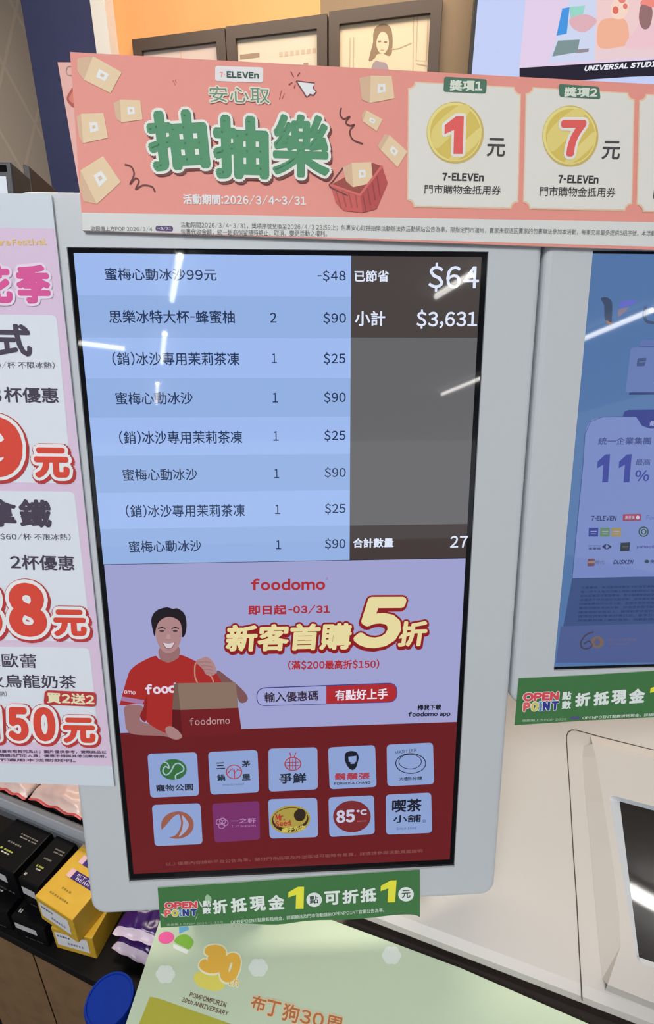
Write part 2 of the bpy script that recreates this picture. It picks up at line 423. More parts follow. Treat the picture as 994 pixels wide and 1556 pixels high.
b.poly([(150, 560), (255, 605), (245, 632), (150, 590)], ink(214, 222, 214), 0)
for cx_, cy_ in ((97, 770), (735, 725), (1650, 640)):
    for i in range(6):
        a = i * math.pi / 3; b.ell(cx_ + 34 * math.cos(a), cy_ + 32 * math.sin(a), 34, 34, ink(206, 216, 208), 0.5 + i * 0.06)
    b.ell(cx_, cy_, 44, 42, ink(206, 216, 208), 0.4)
b.build('print', BT)
b = MB(BRD, ZB + 0.0001); b.t = (230, 1310, 4.518)
og = ink(230, 172, 70); cr = ink(236, 222, 190)
b.text('3', 328, 560, 470, 735, og, 3, slope=30, bold=0.05, line=[(12, og, 0, 0, 0), (22, cr, -1, 0, 0)])
b.text('0', 462, 615, 570, 800, og, 3.4, slope=25, bold=0.05, line=[(12, og, 0, 0, 0), (22, cr, -1.2, 0, 0)])
b.text('th', 520, 780, 592, 845, ink(226, 180, 95), 3.6, slope=14, bold=0.02, line=[(5, cr, -1, 0, 0)])
b.curve([(300, 770), (380, 745), (490, 800), (500, 860), (440, 885), (340, 860), (295, 815)], ink(214, 204, 96), 2)
b.build('anniversary_numeral', BT)
b = MB(BRD, ZB + 0.0001); b.t = (230, 1310, 4.518); br = ink(104, 72, 56)
b.text('POMPOMPURIN', 258, 890, 508, 926, br, 2, slope=72, bold=0.018)
b.text('30th ANNIVERSARY', 205, 922, 522, 958, br, 2, slope=100, bold=0.018)
og2 = ink(176, 108, 62)
for ch, x0_, yt, x1_, yb, sl in (('布', 672, 900, 772, 1005, 30), ('丁', 775, 935, 870, 1050, 25), ('狗', 890, 960, 1002, 1085, 28), ('3', 1015, 1000, 1085, 1100, 22), ('0', 1100, 1020, 1175, 1120, 22), ('周', 1190, 1040, 1300, 1150, 28)):
    b.text(ch, x0_, yt, x1_, yb, og2, 3, slope=sl, bold=0.022, line=[(7, ink(208, 190, 160), -1, 0, 0)])
b.build('lettering', BT)

# ================================================================ CUSTOMER DISPLAY (left, upright)
def panel(fr, root, x0, x1, y0, y1, r, bev, zf, depth, hole, m):
    """housing of a display: rounded outline, rounded front edge, opening for the glass"""
    b = MB(fr); K = 4
    loops = []
    for k in range(K + 1):
        a = math.pi / 2 * k / K; i = bev * (1 - math.sin(a)); z = zf - bev * (1 - math.cos(a))
        i2 = bev * (1 - math.cos(math.pi / 2 - a)) if False else bev * (1 - math.sin(math.pi / 2 * (1 - k / K)))
        z2 = zf - bev * (1 - math.cos(math.pi / 2 * (1 - k / K))) if False else zf - bev * (1 - math.sin(math.pi / 2 * (1 - k / K)))
        ins = bev * (1 - math.sin(math.pi / 2 * k / K)); zz = zf - bev * (1 - math.cos(math.pi / 2 * k / K))
        loops.append([(p[0], p[1], zz) for p in rrect(x0 + ins, x1 - ins, y0 + ins, y1 - ins, max(0.001, r - ins))])
    loops.append([(p[0], p[1], zf - depth) for p in rrect(x0, x1, y0, y1, r)])
    N = len(loops[0])
    for a, c in zip(loops[:-1], loops[1:]):
        for i in range(N):
            j = (i + 1) % N; b.face([a[i], c[i], c[j], a[j]], m, True)
    b.z = zf; b.step = 0; b.flat([p[:2] for p in loops[0]], m, 0, [hole])
    b.z = zf - depth; n0 = len(b.F); b.flat([p[:2] for p in loops[-1]], m, 0)
    for i in range(n0, len(b.F)): b.F[i] = b.F[i][::-1]
    for i in range(len(hole)):
        p, q = hole[i], hole[(i + 1) % len(hole)]
        b.face([(*p, zf), (*q, zf), (*q, -0.003), (*p, -0.003)], m)
    return b.build('housing', root)
Z1 = 0.0016
CD = thing('customer_display', 'white upright customer display with receipt list above red food delivery advert', 'customer display', D)
hole = [(-0.1376, -0.2446), (0.1376, -0.2446), (0.1376, 0.2446), (-0.1376, 0.2446)]
panel(D, CD, -0.1714, 0.1747, -0.2766, 0.2776, 0.013, 0.0045, Z1, 0.040, hole, WHITE_PLASTIC)
b = MB(D); b.box(-0.1376, 0.1376, -0.2446, 0.2446, -0.003, 0.0, BLACK_GLASS); scr = b.build('screen', CD)
fz = D.loc((D.O + D.X * -0.02 - D.N * 0.09)).z
bs_ = MB(D); sb = D.loc(Vector((D.O.x, D.O.y, ZC)))
bs_.box(-0.10, -0.03, -0.335, -0.02, -0.075, -0.0386, BLACK_PLASTIC); bs_.build('stand', CD, bevel=0.004)

NV = lit(38, 54, 88)
b = MB(D, 0.0001); b.t = (100, 370, 2.209)
rows = [(0, 0.2415), (1, 0.2160), (2, 0.1895), (3, 0.1631), (4, 0.1369), (5, 0.1107), (6, 0.0845), (7, 0.0582), (8, 0.0318)]
for i in range(8):
    x0 = -0.1342; x1 = 0.0458; c = lit(158, 186, 238) if i % 2 == 0 else lit(147, 176, 226)
    b.flat([(x0, rows[i + 1][1]), (x1, rows[i + 1][1]), (x1, rows[i][1]), (x0, rows[i][1])], c, 0)
rl = [('蜜梅心動冰沙99元', 133, 82, 507, 124, 2), ('思樂冰特大杯-蜂蜜柚', 147, 223, 568, 268, 1), ('(銷)冰沙專用茉莉茶凍', 158, 364, 584, 410, 0), ('蜜梅心動冰沙', 169, 499, 428, 541, -1),
      ('(銷)冰沙專用茉莉茶凍', 181, 629, 594, 674, -2), ('蜜梅心動冰沙', 193, 757, 443, 798, -3), ('(銷)冰沙專用茉莉茶凍', 203, 877, 602, 920, -3), ('蜜梅心動冰沙', 214, 998, 457, 1038, -4)]
for tx, a, c, d_, e, sl in rl: b.text(tx, a, c, d_, e, NV, 1, slope=sl, bold=0.013)
for tx, a, c, d_, e in (('2', 686, 232, 708, 266), ('1', 692, 369, 709, 402), ('1', 695, 501, 712, 534), ('1', 697, 630, 715, 662), ('1', 700, 756, 717, 788), ('1', 703, 877, 720, 908), ('1', 706, 996, 723, 1026)):
    b.text(tx, a, c, d_, e, NV, 1, bold=0.013)
for tx, a, c, d_, e in (('-$48', 846, 88, 940, 130), ('$90', 865, 230, 941, 272), ('$25', 866, 365, 939, 408), ('$90', 867, 496, 940, 538), ('$25', 868, 624, 939, 665), ('$90', 869, 749, 940, 789), ('$25', 870, 870, 939, 910), ('$90', 870, 988, 939, 1028)):
    b.text(tx, a, c, d_, e, NV, 1, slope=-1, bold=0.015)
b.build('receipt_list', scr)

b = MB(D, 0.0001); b.t = (500, 370, 2.84)
dk = lit(74, 67, 66); gy = lit(102, 101, 103)
yv = [D.uv(534, y)[1] for y in (512.8, 798.5)]
b.flat([(0.0459, yv[0]), (0.1336, yv[0]), (0.1336, 0.2415), (0.0459, 0.2415)], dk, 0)
b.flat([(0.0459, yv[1]), (0.1336, yv[1]), (0.1336, yv[0]), (0.0459, yv[0])], gy, 0)
b.flat([(0.0459, 0.0318), (0.1336, 0.0318), (0.1336, yv[1]), (0.0459, yv[1])], lit(66, 56, 54), 0)
wt = lit(222, 230, 250)
b.text('已節省', 110, 116, 258, 166, wt, 1, bold=0.022); b.text('$64', 428, 82, 645, 208, wt, 1, bold=0.012)
b.text('小計', 112, 290, 242, 356, wt, 1, bold=0.02); b.text('$3,631', 377, 285, 638, 368, wt, 1, slope=-1, bold=0.02)
b.text('合計數量', 103, 1272, 278, 1313, wt, 1, slope=-2, bold=0.03); b.text('27', 522, 1262, 597, 1312, wt, 1, slope=-1, bold=0.015)
b.build('totals_panel', scr)

# food delivery advert
b = MB(D, 0.0001)
ya = 0.0314
b.flat([(-0.1338, -0.2378), (0.1336, -0.2378), (0.1336, ya), (-0.1338, ya)], lit(158, 160, 206), 0)
yr = D.uv(560, 1101)[1]
b.flat([(-0.1338, -0.2378), (0.1336, -0.2378), (0.1336, yr), (-0.1338, yr)], lit(104, 31, 35), 1)
b.t = (330, 870, 3.012); rd = lit(172, 44, 50); drd = lit(140, 30, 34); gold = lit(228, 216, 160)
b.text('foodomo', 155, 28, 495, 82, rd, 2, bold=0.04, slope=-3); b.ring(503, 27, 4, 4, 1.5, rd, 2, 12)
b.text('即日起', 143, 150, 318, 194, rd, 2, slope=-2, bold=0.04); b.text('-03/31', 326, 148, 517, 190, rd, 2, slope=-2, bold=0.04)
b.text('新客首購', 38, 238, 608, 362, gold, 6, slope=-12, bold=0.035, shear=0.1, line=[(9, drd, -1, 0, 0), (9, drd, -1.5, 2, 10)])
b.text('5', 615, 110, 822, 345, gold, 8, slope=-2, bold=0.045, shear=0.2, line=[(9, drd, -1, 0, 0), (9, drd, -1.5, -3, 9)])
b.text('折', 820, 222, 952, 338, gold, 7, slope=-4, bold=0.035, shear=0.1, line=[(9, drd, -1, 0, 0), (9, drd, -1.5, 2, 9)])
b.text('(滿$200最高折$150)', 325, 402, 742, 446, rd, 2, slope=-6, bold=0.035)
b.t = (150, 840, 1.6567)
pc = [(397, 339), (752, 326), (752, 376), (397, 386)]
nv2 = lit(62, 66, 130)
b.rr(pc, 24, nv2, 2)
b.rr([(399.5, 341.5), (572, 335), (572, 379.5), (399.5, 383.5)], 20, lit(160, 164, 212), 3); b.poly([(540, 336), (573, 335), (573, 379.5), (540, 380.5)], lit(160, 164, 212), 3.3)
b.rr([(573, 335), (749.5, 328.5), (749.5, 373.5), (573, 379.5)], 20, rd, 3.6); b.poly([(573, 335), (610, 333.6), (610, 378), (573, 379.5)], rd, 3.9)
b.text('輸入優惠碼', 418, 350, 553, 376, lit(58, 44, 60), 5, slope=-5, bold=0.022)
b.text('有點好上手', 595, 344, 727, 371, lit(232, 226, 240), 5, slope=-4, bold=0.022)
b.text('掃我下載', 802, 382, 862, 396, lit(34, 34, 50), 3, slope=-1, bold=0.045); b.text('foodomo app', 779, 400, 885, 415, lit(34, 34, 50), 3, slope=-2, bold=0.045)
b.t = (150, 1100, 1.6567)
b.text('以上優惠內容請依平台公告為準，部分門市品項及外送區域可能略有差異，詳情請參閱活動頁面說明', 170, 348, 815, 357, lit(140, 88, 88), 2, slope=-34)
b.build('delivery_advert', scr)
# the man printed in the advert, holding a paper bag
b = MB(D, 0.0001); b.t = (180, 900, 4.518)
skin = lit(172, 132, 134); skin2 = lit(150, 108, 108); arm = lit(122, 84, 84); hair = lit(34, 26, 34); red = lit(164, 44, 42); red2 = lit(138, 34, 34)
kraft = lit(136, 112, 98); kraft2 = lit(112, 90, 80); bagred = lit(112, 32, 36)
b.curve([(680, 535), (760, 590), (850, 665), (888, 720), (875, 752), (835, 755), (800, 700), (690, 620)], arm, 2)
b.curve([(48, 780), (165, 780), (150, 850), (170, 890), (330, 925), (420, 960), (430, 990), (390, 1002), (300, 985), (120, 975), (60, 945), (45, 860)], skin2, 3)
b.curve([(285, 380), (410, 370), (420, 430), (400, 470), (345, 480), (290, 460)], skin2, 3.3)
b.curve([(250, 435), (280, 455), (345, 480), (410, 450), (430, 428), (530, 470), (640, 530), (690, 580), (690, 640), (420, 700), (380, 960), (200, 890), (180, 770), (20, 775), (15, 750), (60, 590), (85, 530), (150, 480)], red, 4)
b.poly([(25, 712), (180, 738), (165, 768), (18, 740)], lit(160, 120, 160), 5); b.curve([(172, 790), (200, 700), (190, 880), (150, 850)], red2, 4.6)
b.curve([(255, 210), (300, 170), (380, 165), (430, 205), (436, 290), (420, 355), (385, 400), (345, 415), (305, 400), (270, 345), (256, 280)], skin, 6)
b.curve([(228, 180), (260, 125), (330, 100), (375, 110), (410, 108), (455, 145), (470, 210), (462, 280), (440, 305), (436, 240), (415, 190), (350, 165), (290, 190), (262, 240), (252, 300), (238, 260)], hair, 7)
for sx in (-1, 1):
    b.stroke([(346 + sx * 72, 246), (346 + sx * 46, 238), (346 + sx * 20, 246)], 9, hair, 7.4); b.ell(346 + sx * 46, 262, 17, 6, lit(70, 52, 58), 7.4)
b.poly([(338, 285), (352, 285), (364, 316), (345, 324), (326, 316)], lit(184, 146, 148), 7); b.stroke([(328, 318), (346, 324), (362, 318)], 4, skin2, 7.3)
b.curve([(308, 344), (346, 350), (388, 342), (370, 372), (346, 380), (322, 372)], lit(212, 200, 208), 7); b.stroke(catmull([(306, 343), (325, 374), (346, 382), (370, 374), (390, 341)]), 5, lit(140, 78, 84), 7.5)
b.text('foo', 190, 630, 350, 700, lit(222, 210, 228), 6, slope=-10, bold=0.05); b.text('d', 345, 618, 400, 688, lit(222, 210, 228), 5.9, bold=0.05)
b.text('omo', 40, 668, 118, 692, lit(214, 196, 210), 6, slope=8, bold=0.03)
b.poly([(385, 622), (412, 620), (430, 800), (440, 975), (370, 960), (372, 800)], kraft2, 8); b.poly([(372, 800), (430, 803), (440, 975), (370, 960)], lit(92, 26, 30), 8.3)
b.poly([(408, 620), (805, 612), (825, 788), (428, 803)], kraft, 8.6); b.poly([(428, 803), (825, 786), (845, 925), (845, 960), (440, 985)], bagred, 8.6)
b.text('foodomo', 492, 858, 768, 908, lit(186, 150, 152), 10, slope=-12, bold=0.01)
b.stroke(catmull([(545, 615), (528, 570), (530, 490), (560, 470)]), 9, lit(190, 140, 120), 10); b.stroke(catmull([(655, 613), (640, 575), (600, 545)]), 9, lit(190, 140, 120), 10)
b.curve([(535, 470), (570, 448), (610, 438), (650, 470), (672, 520), (660, 560), (610, 562), (580, 520)], skin, 11)
for q in ([(545, 475), (600, 470), (640, 480)], [(565, 500), (610, 498), (648, 508)], [(585, 525), (620, 522), (650, 532)], [(595, 550), (625, 545), (650, 555)]): b.stroke(q, 5, skin2, 11.4)
b.curve([(325, 930), (360, 912), (410, 940), (440, 985), (400, 1004), (350, 985)], lit(166, 126, 126), 11)
b.build('advert_figure', scr)
# ten brand tiles
b = MB(D, 0.0003, 0.00012); tl_ = lit(140, 161, 208); ink1 = lit(40, 46, 62)
b.t = (220, 1125, 4.3217)
b.rr([(18, 88), (343, 78), (358, 362), (38, 376)], 28, tl_, 1)
b.ell(188, 190, 88, 68, lit(54, 108, 62), 2); lw = lit(160, 186, 196)
b.stroke(catmull([(205, 255), (206, 225), (250, 200), (255, 175), (225, 150), (195, 160), (170, 205), (140, 225), (120, 200), (135, 170), (160, 180), (150, 150), (125, 140)]), 9, lw, 3)
b.text('寵物公園', 76, 290, 320, 334, ink1, 2, slope=-6, bold=0.03)
b.rr([(416, 76), (740, 62), (752, 340), (432, 356)], 28, tl_, 1)
b.ring(587, 206, 50, 45, 8, lit(166, 72, 84), 2)
b.stroke([(545, 215), (575, 180), (590, 215), (610, 190), (640, 200)], 8, lit(166, 72, 84), 3); b.stroke([(590, 190), (590, 248)], 7, lit(166, 72, 84), 3)
for ch, x, y, s_ in (('三', 470, 145, 58), ('茅', 640, 132, 55), ('鍋', 478, 222, 52), ('屋', 640, 220, 55)): b.text(ch, x, y, x + s_, y + 44, ink1, 2, slope=-3, bold=0.03)
b.text('SHABU RESTAURANT', 512, 286, 655, 298, lit(70, 84, 120), 2, slope=-6)
b.rr([(47, 424), (366, 412), (380, 680), (66, 694)], 28, tl_, 1)
bn = lit(150, 92, 78)
b.ell(215, 555, 108, 90, bn, 2, -5)
b.curve([(112, 590), (150, 545), (190, 500), (228, 486), (240, 540), (225, 590), (195, 625), (150, 632), (122, 615)], tl_, 3)
b.curve([(245, 490), (275, 520), (290, 555), (265, 600), (225, 630), (242, 590), (252, 540)], lit(160, 166, 200), 3.3); b.stroke(catmull([(232, 486), (243, 540), (228, 600), (205, 628)]), 7, bn, 4)
b.rr([(442, 415), (752, 398), (758, 650), (460, 672)], 24, lit(118, 50, 104), 1)
pk = lit(176, 130, 176)
for cx_, cy_ in ((490, 535), (505, 558), (528, 540), (512, 528)): b.ring(cx_, cy_, 20, 19, 5, pk, 2, 20)
b.text('一之軒', 565, 512, 730, 545, pk, 2, slope=-4, bold=0.015); b.text('I JY SHEUAN', 570, 556, 728, 568, pk, 2, slope=-4)
b.t = (440, 1120, 4.3217)
b.rr([(-138, 76), (183, 66), (186, 342), (-135, 358)], 28, tl_, 1)
rd2 = lit(170, 62, 72)
b.ring(22, 175, 52, 42, 8, rd2, 2)
for x in (2, 22, 42): b.stroke([(x, 140), (x, 208)], 6, rd2, 2.3)
b.stroke([(-22, 165), (66, 163)], 6, rd2, 2.6); b.stroke([(-20, 188), (64, 186)], 6, rd2, 2.6); b.stroke([(10, 130), (2, 100)], 7, rd2, 2); b.stroke([(32, 130), (42, 100)], 7, rd2, 2)
b.text('爭鮮', -68, 238, 110, 306, ink1, 2, slope=-5, bold=0.03)
b.rr([(253, 68), (562, 52), (572, 326), (264, 342)], 28, tl_, 1)
bk = lit(30, 32, 46)
b.curve([(362, 140), (368, 105), (400, 90), (440, 98), (454, 130), (448, 165), (436, 200), (415, 215), (392, 205), (372, 175)], bk, 2)
b.poly([(386, 128), (440, 122), (438, 160), (418, 166), (390, 160)], tl_, 3); b.poly([(398, 166), (430, 164), (428, 172), (402, 174)], tl_, 3.4)
b.text('鬍鬚張', 296, 236, 528, 282, lit(168, 60, 74), 2, slope=-6, bold=0.035)
b.text('FORMOSA CHANG', 294, 297, 530, 314, bk, 2, slope=-9, bold=0.03)
b.rr([(638, 50), (942, 36), (950, 308), (642, 322)], 28, tl_, 1)
b.ring(796, 172, 98, 65, 6, bk, 2); b.ring(792, 160, 74, 48, 5, bk, 2)
b.text('MARTIER', 695, 92, 835, 112, bk, 2, slope=-18); b.text('大樹5分鐘', 718, 262, 870, 286, bk, 2, slope=-7, bold=0.02)
b.rr([(-140, 408), (182, 398), (188, 656), (-130, 666)], 28, tl_, 1)
ye = lit(168, 150, 70)
b.ell(5, 540, 132, 92, ye, 2, -6); b.ell(5, 540, 120, 80, lit(58, 46, 34), 2.4, -6); b.ell(5, 530, 112, 66, ye, 2.8, -6)
b.text('Mr.', -92, 502, -30, 545, lit(176, 54, 54), 4, bold=0.05); b.text('Seed', -92, 548, 10, 585, lit(176, 54, 54), 4.4, slope=-8, bold=0.05)
b.curve([(30, 500), (60, 470), (100, 480), (105, 520), (80, 548), (40, 540)], lit(52, 40, 34), 4)
b.text('種子先生', -48, 596, 108, 628, lit(200, 184, 90), 4, slope=-24, bold=0.05)
b.rr([(256, 396), (555, 382), (560, 636), (262, 656)], 28, tl_, 1)
b.ell(410, 520, 124, 104, lit(120, 44, 48), 2)
b.text('85', 308, 480, 430, 564, lit(196, 196, 220), 3, slope=-8, bold=0.045); b.text('°C', 440, 476, 508, 512, lit(196, 196, 220), 3, slope=-4, bold=0.04); b.text('Daily Cafe', 445, 545, 505, 558, lit(186, 130, 138), 3, slope=-3)
b.rr([(632, 378), (930, 364), (936, 628), (634, 640)], 28, tl_, 1)
b.text('喫茶', 672, 410, 866, 495, bk, 2, slope=-8, bold=0.03); b.text('小舖', 680, 512, 862, 562, bk, 2, slope=-6, bold=0.025); b.ring(884, 550, 8, 8, 3, bk, 2, 12)
b.text('Since 1999', 702, 590, 830, 608, lit(60, 74, 110), 2, slope=-5)
b.build('brand_tiles', scr)

# ================================================================ SIDE DISPLAY (right, landscape)
SDI = thing('customer_display', 'white housing at the right edge holding a landscape blue bank card screen', 'customer display', D)
h2 = [(0.2090, -0.0625), (0.62, -0.0625), (0.62, 0.2462), (0.2090, 0.2462)]
panel(D, SDI, 0.1768, 0.655, -0.092, 0.2776, 0.010, 0.0045, Z1, 0.040, h2, WHITE_PLASTIC)
b = MB(D); b.box(0.2090, 0.62, -0.0625, 0.2462, -0.003, 0.0, BLACK_GLASS); sc2 = b.build('screen', SDI)
b = MB(D)
def con_h(y): return CON.loc(D.O + D.X * 0.53 + D.Y * y - D.N * 0.06).z
ys_ = -0.1 + (0.001 - con_h(-0.1)) / ((con_h(-0.2) - con_h(-0.1)) / -0.1)
b.box(0.50, 0.56, ys_, -0.02, -0.06, -0.0386, BLACK_PLASTIC); b.build('stand', SDI, bevel=0.004)
b = MB(D, 0.0001)
b.flat([(0.2095, -0.0600), (0.618, -0.0600), (0.618, 0.2445), (0.2095, 0.2445)], lit(82, 116, 164), 0)
b.t = (780, 690, 3.537)
b.poly([(318, 660), (1500, 660), (1500, 1110), (232, 1120)], lit(62, 82, 128), 1); b.poly([(255, 925), (1500, 890), (1500, 1115), (228, 1122)], lit(78, 92, 142), 1.5)
b.build('backdrop', sc2)
b = MB(D, 0.0003); b.t = (860, 380, 4.8657)
b.curve([(258, 358), (300, 350), (335, 375), (343, 420), (335, 540), (300, 530), (285, 490), (282, 410)], lit(62, 76, 104), 1); b.curve([(300, 520), (330, 535), (352, 545), (330, 552), (300, 540)], lit(150, 120, 90), 1.3)
b.poly([(400, 385), (440, 372), (535, 372), (480, 410), (400, 430)], lit(100, 104, 196), 1); b.poly([(385, 440), (470, 420), (440, 455), (385, 500)], lit(132, 118, 140), 1.2)
b.stroke(catmull([(590, 420), (582, 470), (588, 515), (620, 535), (700, 535), (730, 500), (735, 420)]), 20, lit(70, 84, 114), 1)
b.poly([(560, 668), (1400, 640), (1400, 712), (540, 716)], lit(96, 116, 172), 1); b.stroke([(540, 716), (1400, 712)], 6, lit(70, 86, 140), 1.5)
b.rr([(480, 722), (1500, 716), (1500, 1048), (440, 1052)], 20, lit(104, 124, 178), 2)
b.poly([(470, 1052), (1500, 1048), (1500, 1066), (465, 1070)], lit(52, 70, 118), 1.5)
b.rr([(528, 800), (596, 796), (580, 858), (520, 860)], 10, lit(72, 88, 132), 3); b.stroke([(540, 828), (585, 826)], 4, lit(110, 126, 170), 3.5)
b.build('bank_card_picture', sc2)
b = MB(D, 0.0003); b.t = (860, 380, 4.8657)
pan = lit(116, 134, 190); tx = lit(58, 70, 128)
b.flat([D.uv(*p) for p in catmull([(869.8, 878.5), (886, 706), (889, 660), (897, 640), (915, 634), (935, 633)], 4)] + [D.uv(*p) for p in ((1180, 632), (1180, 871))], pan, 1)
b.stroke([(45, 2425), (126, 1586), (141, 1362), (180, 1270), (265, 1235), (365, 1232), (1500, 1228)], 4, lit(64, 78, 138), 1.6)
b.flat([D.uv(860 + p[0] / 4.8657, 380 + p[1] / 4.8657) for p in [(420, 1230), (430, 1195), (460, 1182), (1500, 1170), (1500, 1315), (620, 1320), (560, 1300), (530, 1255), (515, 1232)]], lit(48, 58, 134), 2)
b.text('最高回饋', 615, 1262, 830, 1300, lit(150, 160, 206), 3, bold=0.02)
b.text('統一企業集團', 236, 1385, 626, 1440, tx, 2, slope=-3, bold=0.018)
b.t = (780, 690, 3.537)
for x in (445, 560): b.text('\x01', x, 4, x + 64, 154, lit(56, 66, 150), 2, slope=-3)
b.text('%', 650, 86, 728, 146, lit(56, 66, 150), 2, bold=0.02); b.text('最高', 655, 26, 735, 60, tx, 2, bold=0.01)
b.build('offer_panel', sc2)
b = MB(D, 0.0006); b.t = (780, 690, 3.537)
dn = lit(36, 44, 84)
b.text('7-ELEVEN', 418, 331, 552, 357, dn, 2, bold=0.03); b.poly([(590, 323), (687, 321), (685, 357), (588, 359)], lit(150, 60, 84), 2); b.text('康是美', 598, 330, 650, 350, lit(196, 186, 214), 3); b.ell(668, 340, 10, 10, lit(196, 186, 214), 3)
b.text('Foods', 715, 328, 800, 352, lit(86, 92, 170), 2)
for x, c in ((406, (44, 58, 140)), (468, (96, 126, 96)), (529, (150, 134, 84))):
    b.poly([(x, 396), (x + 51, 396), (x + 49, 443), (x - 2, 443)], lit(*c), 2); b.stroke([(x + 8, 415), (x + 42, 415)], 4, lit(150, 156, 190), 3); b.stroke([(x + 10, 428), (x + 38, 428)], 3, lit(150, 156, 190), 3)
b.ell(700, 417, 28, 28, lit(48, 78, 92), 2); b.ring(700, 417, 18, 18, 5, lit(130, 146, 180), 3); b.ell(700, 417, 8, 10, lit(130, 146, 180), 3)
b.text('Carrefour', 402, 487, 470, 496, dn, 2); b.text('家樂福', 404, 500, 468, 514, dn, 2, bold=0.02); b.curve([(478, 497), (500, 482), (496, 497), (500, 512)], dn, 2); b.curve([(500, 482), (528, 497), (500, 513), (512, 497)], dn, 2.3)
b.poly([(577, 476), (627, 474), (624, 520), (574, 522)], lit(38, 44, 58), 2); b.text('mister', 585, 490, 617, 500, lit(120, 130, 120), 3)
b.text('yahoo!購物', 660, 488, 800, 508, lit(64, 62, 140), 2, bold=0.03)
b.rr([(400, 562), (438, 561), (436, 602), (398, 603)], 6, lit(110, 74, 96), 2); b.poly([(402, 575), (436, 574), (436, 586), (402, 587)], lit(146, 130, 110), 3)
b.text('時代', 441, 570, 488, 592, lit(88, 84, 110), 2); b.text('DUSKIN', 536, 568, 640, 592, dn, 2, shear=0.2, bold=0.03); b.ell(718, 577, 12, 10, lit(40, 70, 70), 2); b.text('BEING', 736, 568, 800, 588, dn, 2, bold=0.03)
b.build('partner_logos', sc2)
b = MB(D, 0.0006); b.t = (780, 690, 3.537)
fine = ['注意事項：本活動限持聯名卡於指定通路消費', '每一持卡人每月回饋上限依活動網站公告為準', '如有疑義請洽客服專線，發卡機構保留變更權利', '本優惠不得與其他活動併用，退貨需返還回饋', '回饋點數將於次月入帳，逾期未使用視為放棄', '實際回饋依系統計算，詳情請參閱活動網頁', '謹慎理財信用至上，循環利率依契約規定', '循環信用利率依評等訂定，基準日公告', '其他費用請上網站查詢，消費前請詳閱']
for i, s_ in enumerate(fine): b.text(s_, 364 - i * 2.4, 711 + i * 22, 800, 725 + i * 22, lit(34, 44, 82), 2, slope=-8)
b.stroke(catmull([(432, 955), (395, 968), (365, 1005), (368, 1038), (400, 1045), (425, 1025), (405, 1005), (380, 1020)]), 9, lit(70, 66, 84), 2)
b.ell(452, 1010, 34, 32, lit(116, 98, 88), 2); b.ell(450, 1010, 16, 20, lit(88, 88, 124), 3)
b.text('統一企業集團', 510, 988, 660, 1003, lit(104, 96, 116), 2); b.text('UNI-PRESIDENT', 510, 1015, 620, 1026, lit(104, 96, 116), 2)
b.build('fine_print', sc2)

# ================================================================ GREEN STRIPS
GREEN = ink(64, 112, 66)
def open_point(b, x0, yt, x1, ym, yb, sl):
    wh = ink(214, 220, 214)
    b.text('OPEN', x0, yt, x1, ym - 1, ink(208, 74, 84), 4, slope=sl, bold=0.07, line=[(3.2 * (x1 - x0) / 195, wh, -1, 0, 0)])
    w_ = (x1 - x0) / 5.2
    for ch, c, i in (('P', (214, 92, 92), 0), ('O', (204, 188, 84), 1.15), ('I', (70, 130, 190), 2.35), ('N', (44, 56, 136), 2.85), ('T', (44, 56, 136), 4.1)):
        b.text(ch, x0 + w_ * i, ym + 3 + sl * i / 5, x0 + w_ * (i + (0.42 if ch == 'I' else 1.05)), yb + sl * i / 5, ink(*c), 4, slope=sl / 5, bold=0.07, line=[(3.2 * (x1 - x0) / 195, wh, -1, 0, 0)])
ZS = Z1 + 0.0012
def strip(label, outline_px, z):
    r = thing('promotional_strip', label, 'promotional strip', D, 'green strips under the two screens')
    b = MB(D); b.prism([tuple(D.uv(*p, z)) for p in outline_px], z - 0.0006, z, GREEN, ink(150, 170, 150)); b.build('backing', r)
    return r
top = catmull([(239.5, 1349), (340, 1342.5), (440, 1335), (540, 1328), (638, 1321.5)], 4)
bot = catmull([(638.5, 1394), (628, 1390), (600, 1390.5), (560, 1395), (525, 1397.5), (470, 1399), (420, 1405), (360, 1403), (300, 1406), (244, 1409.5)], 4)
r1 = strip('green points discount strip below the receipt screen with two yellow numerals', top + bot, ZS)
b = MB(D, ZS + 0.0001); b.t = (230, 1310, 4.518); ws = ink(214, 222, 216); yw = ink(236, 216, 66)
open_point(b, 92, 272, 318, 322, 374, -8)
b.text('點', 352, 262, 412, 305, ws, 3, slope=-2, bold=0.04); b.text('數', 352, 309, 412, 354, ws, 3, slope=-2, bold=0.04)
for ch, x0_, x1_, yt, yb in (('折', 425, 528, 258, 355), ('抵', 550, 660, 247, 345), ('現', 680, 788, 236, 337), ('金', 806, 918, 226, 328)): b.text(ch, x0_, yt, x1_, yb, ws, 3, slope=-8, bold=0.04)
b.t = (430, 1300, 4.3217)
for x in ((34, 135, 204, 348), (636, 736, 162, 306)): b.text('\x01', x[0], x[2], x[1], x[3], yw, 3, slope=-2)
for ch, cx_, cy_ in (('點', 205, 288), ('元', 808, 252)): b.ell(cx_, cy_, 51, 47, ws, 3); b.text(ch, cx_ - 29, cy_ - 26, cx_ + 29, cy_ + 26, ink(62, 78, 66), 4, slope=-4, bold=0.02)
for ch, x0_, x1_, yt, yb in (('可', 272, 376, 234, 325), ('折', 390, 496, 224, 316), ('抵', 508, 614, 214, 306)): b.text(ch, x0_, yt, x1_, yb, ws, 3, slope=-6, bold=0.04)
b.t = (230, 1310, 4.518)
b.text('OPENPOINT點數折抵現金，詳細辦法及門市活動請依OPENPOINT官網公告為準。', 546, 396, 1600, 425, ink(190, 206, 190), 3, slope=-85, bold=0.02)
b.curve([(385, 220), (410, 240), (412, 268), (396, 285), (372, 268), (370, 240)], ink(150, 184, 150), 2)
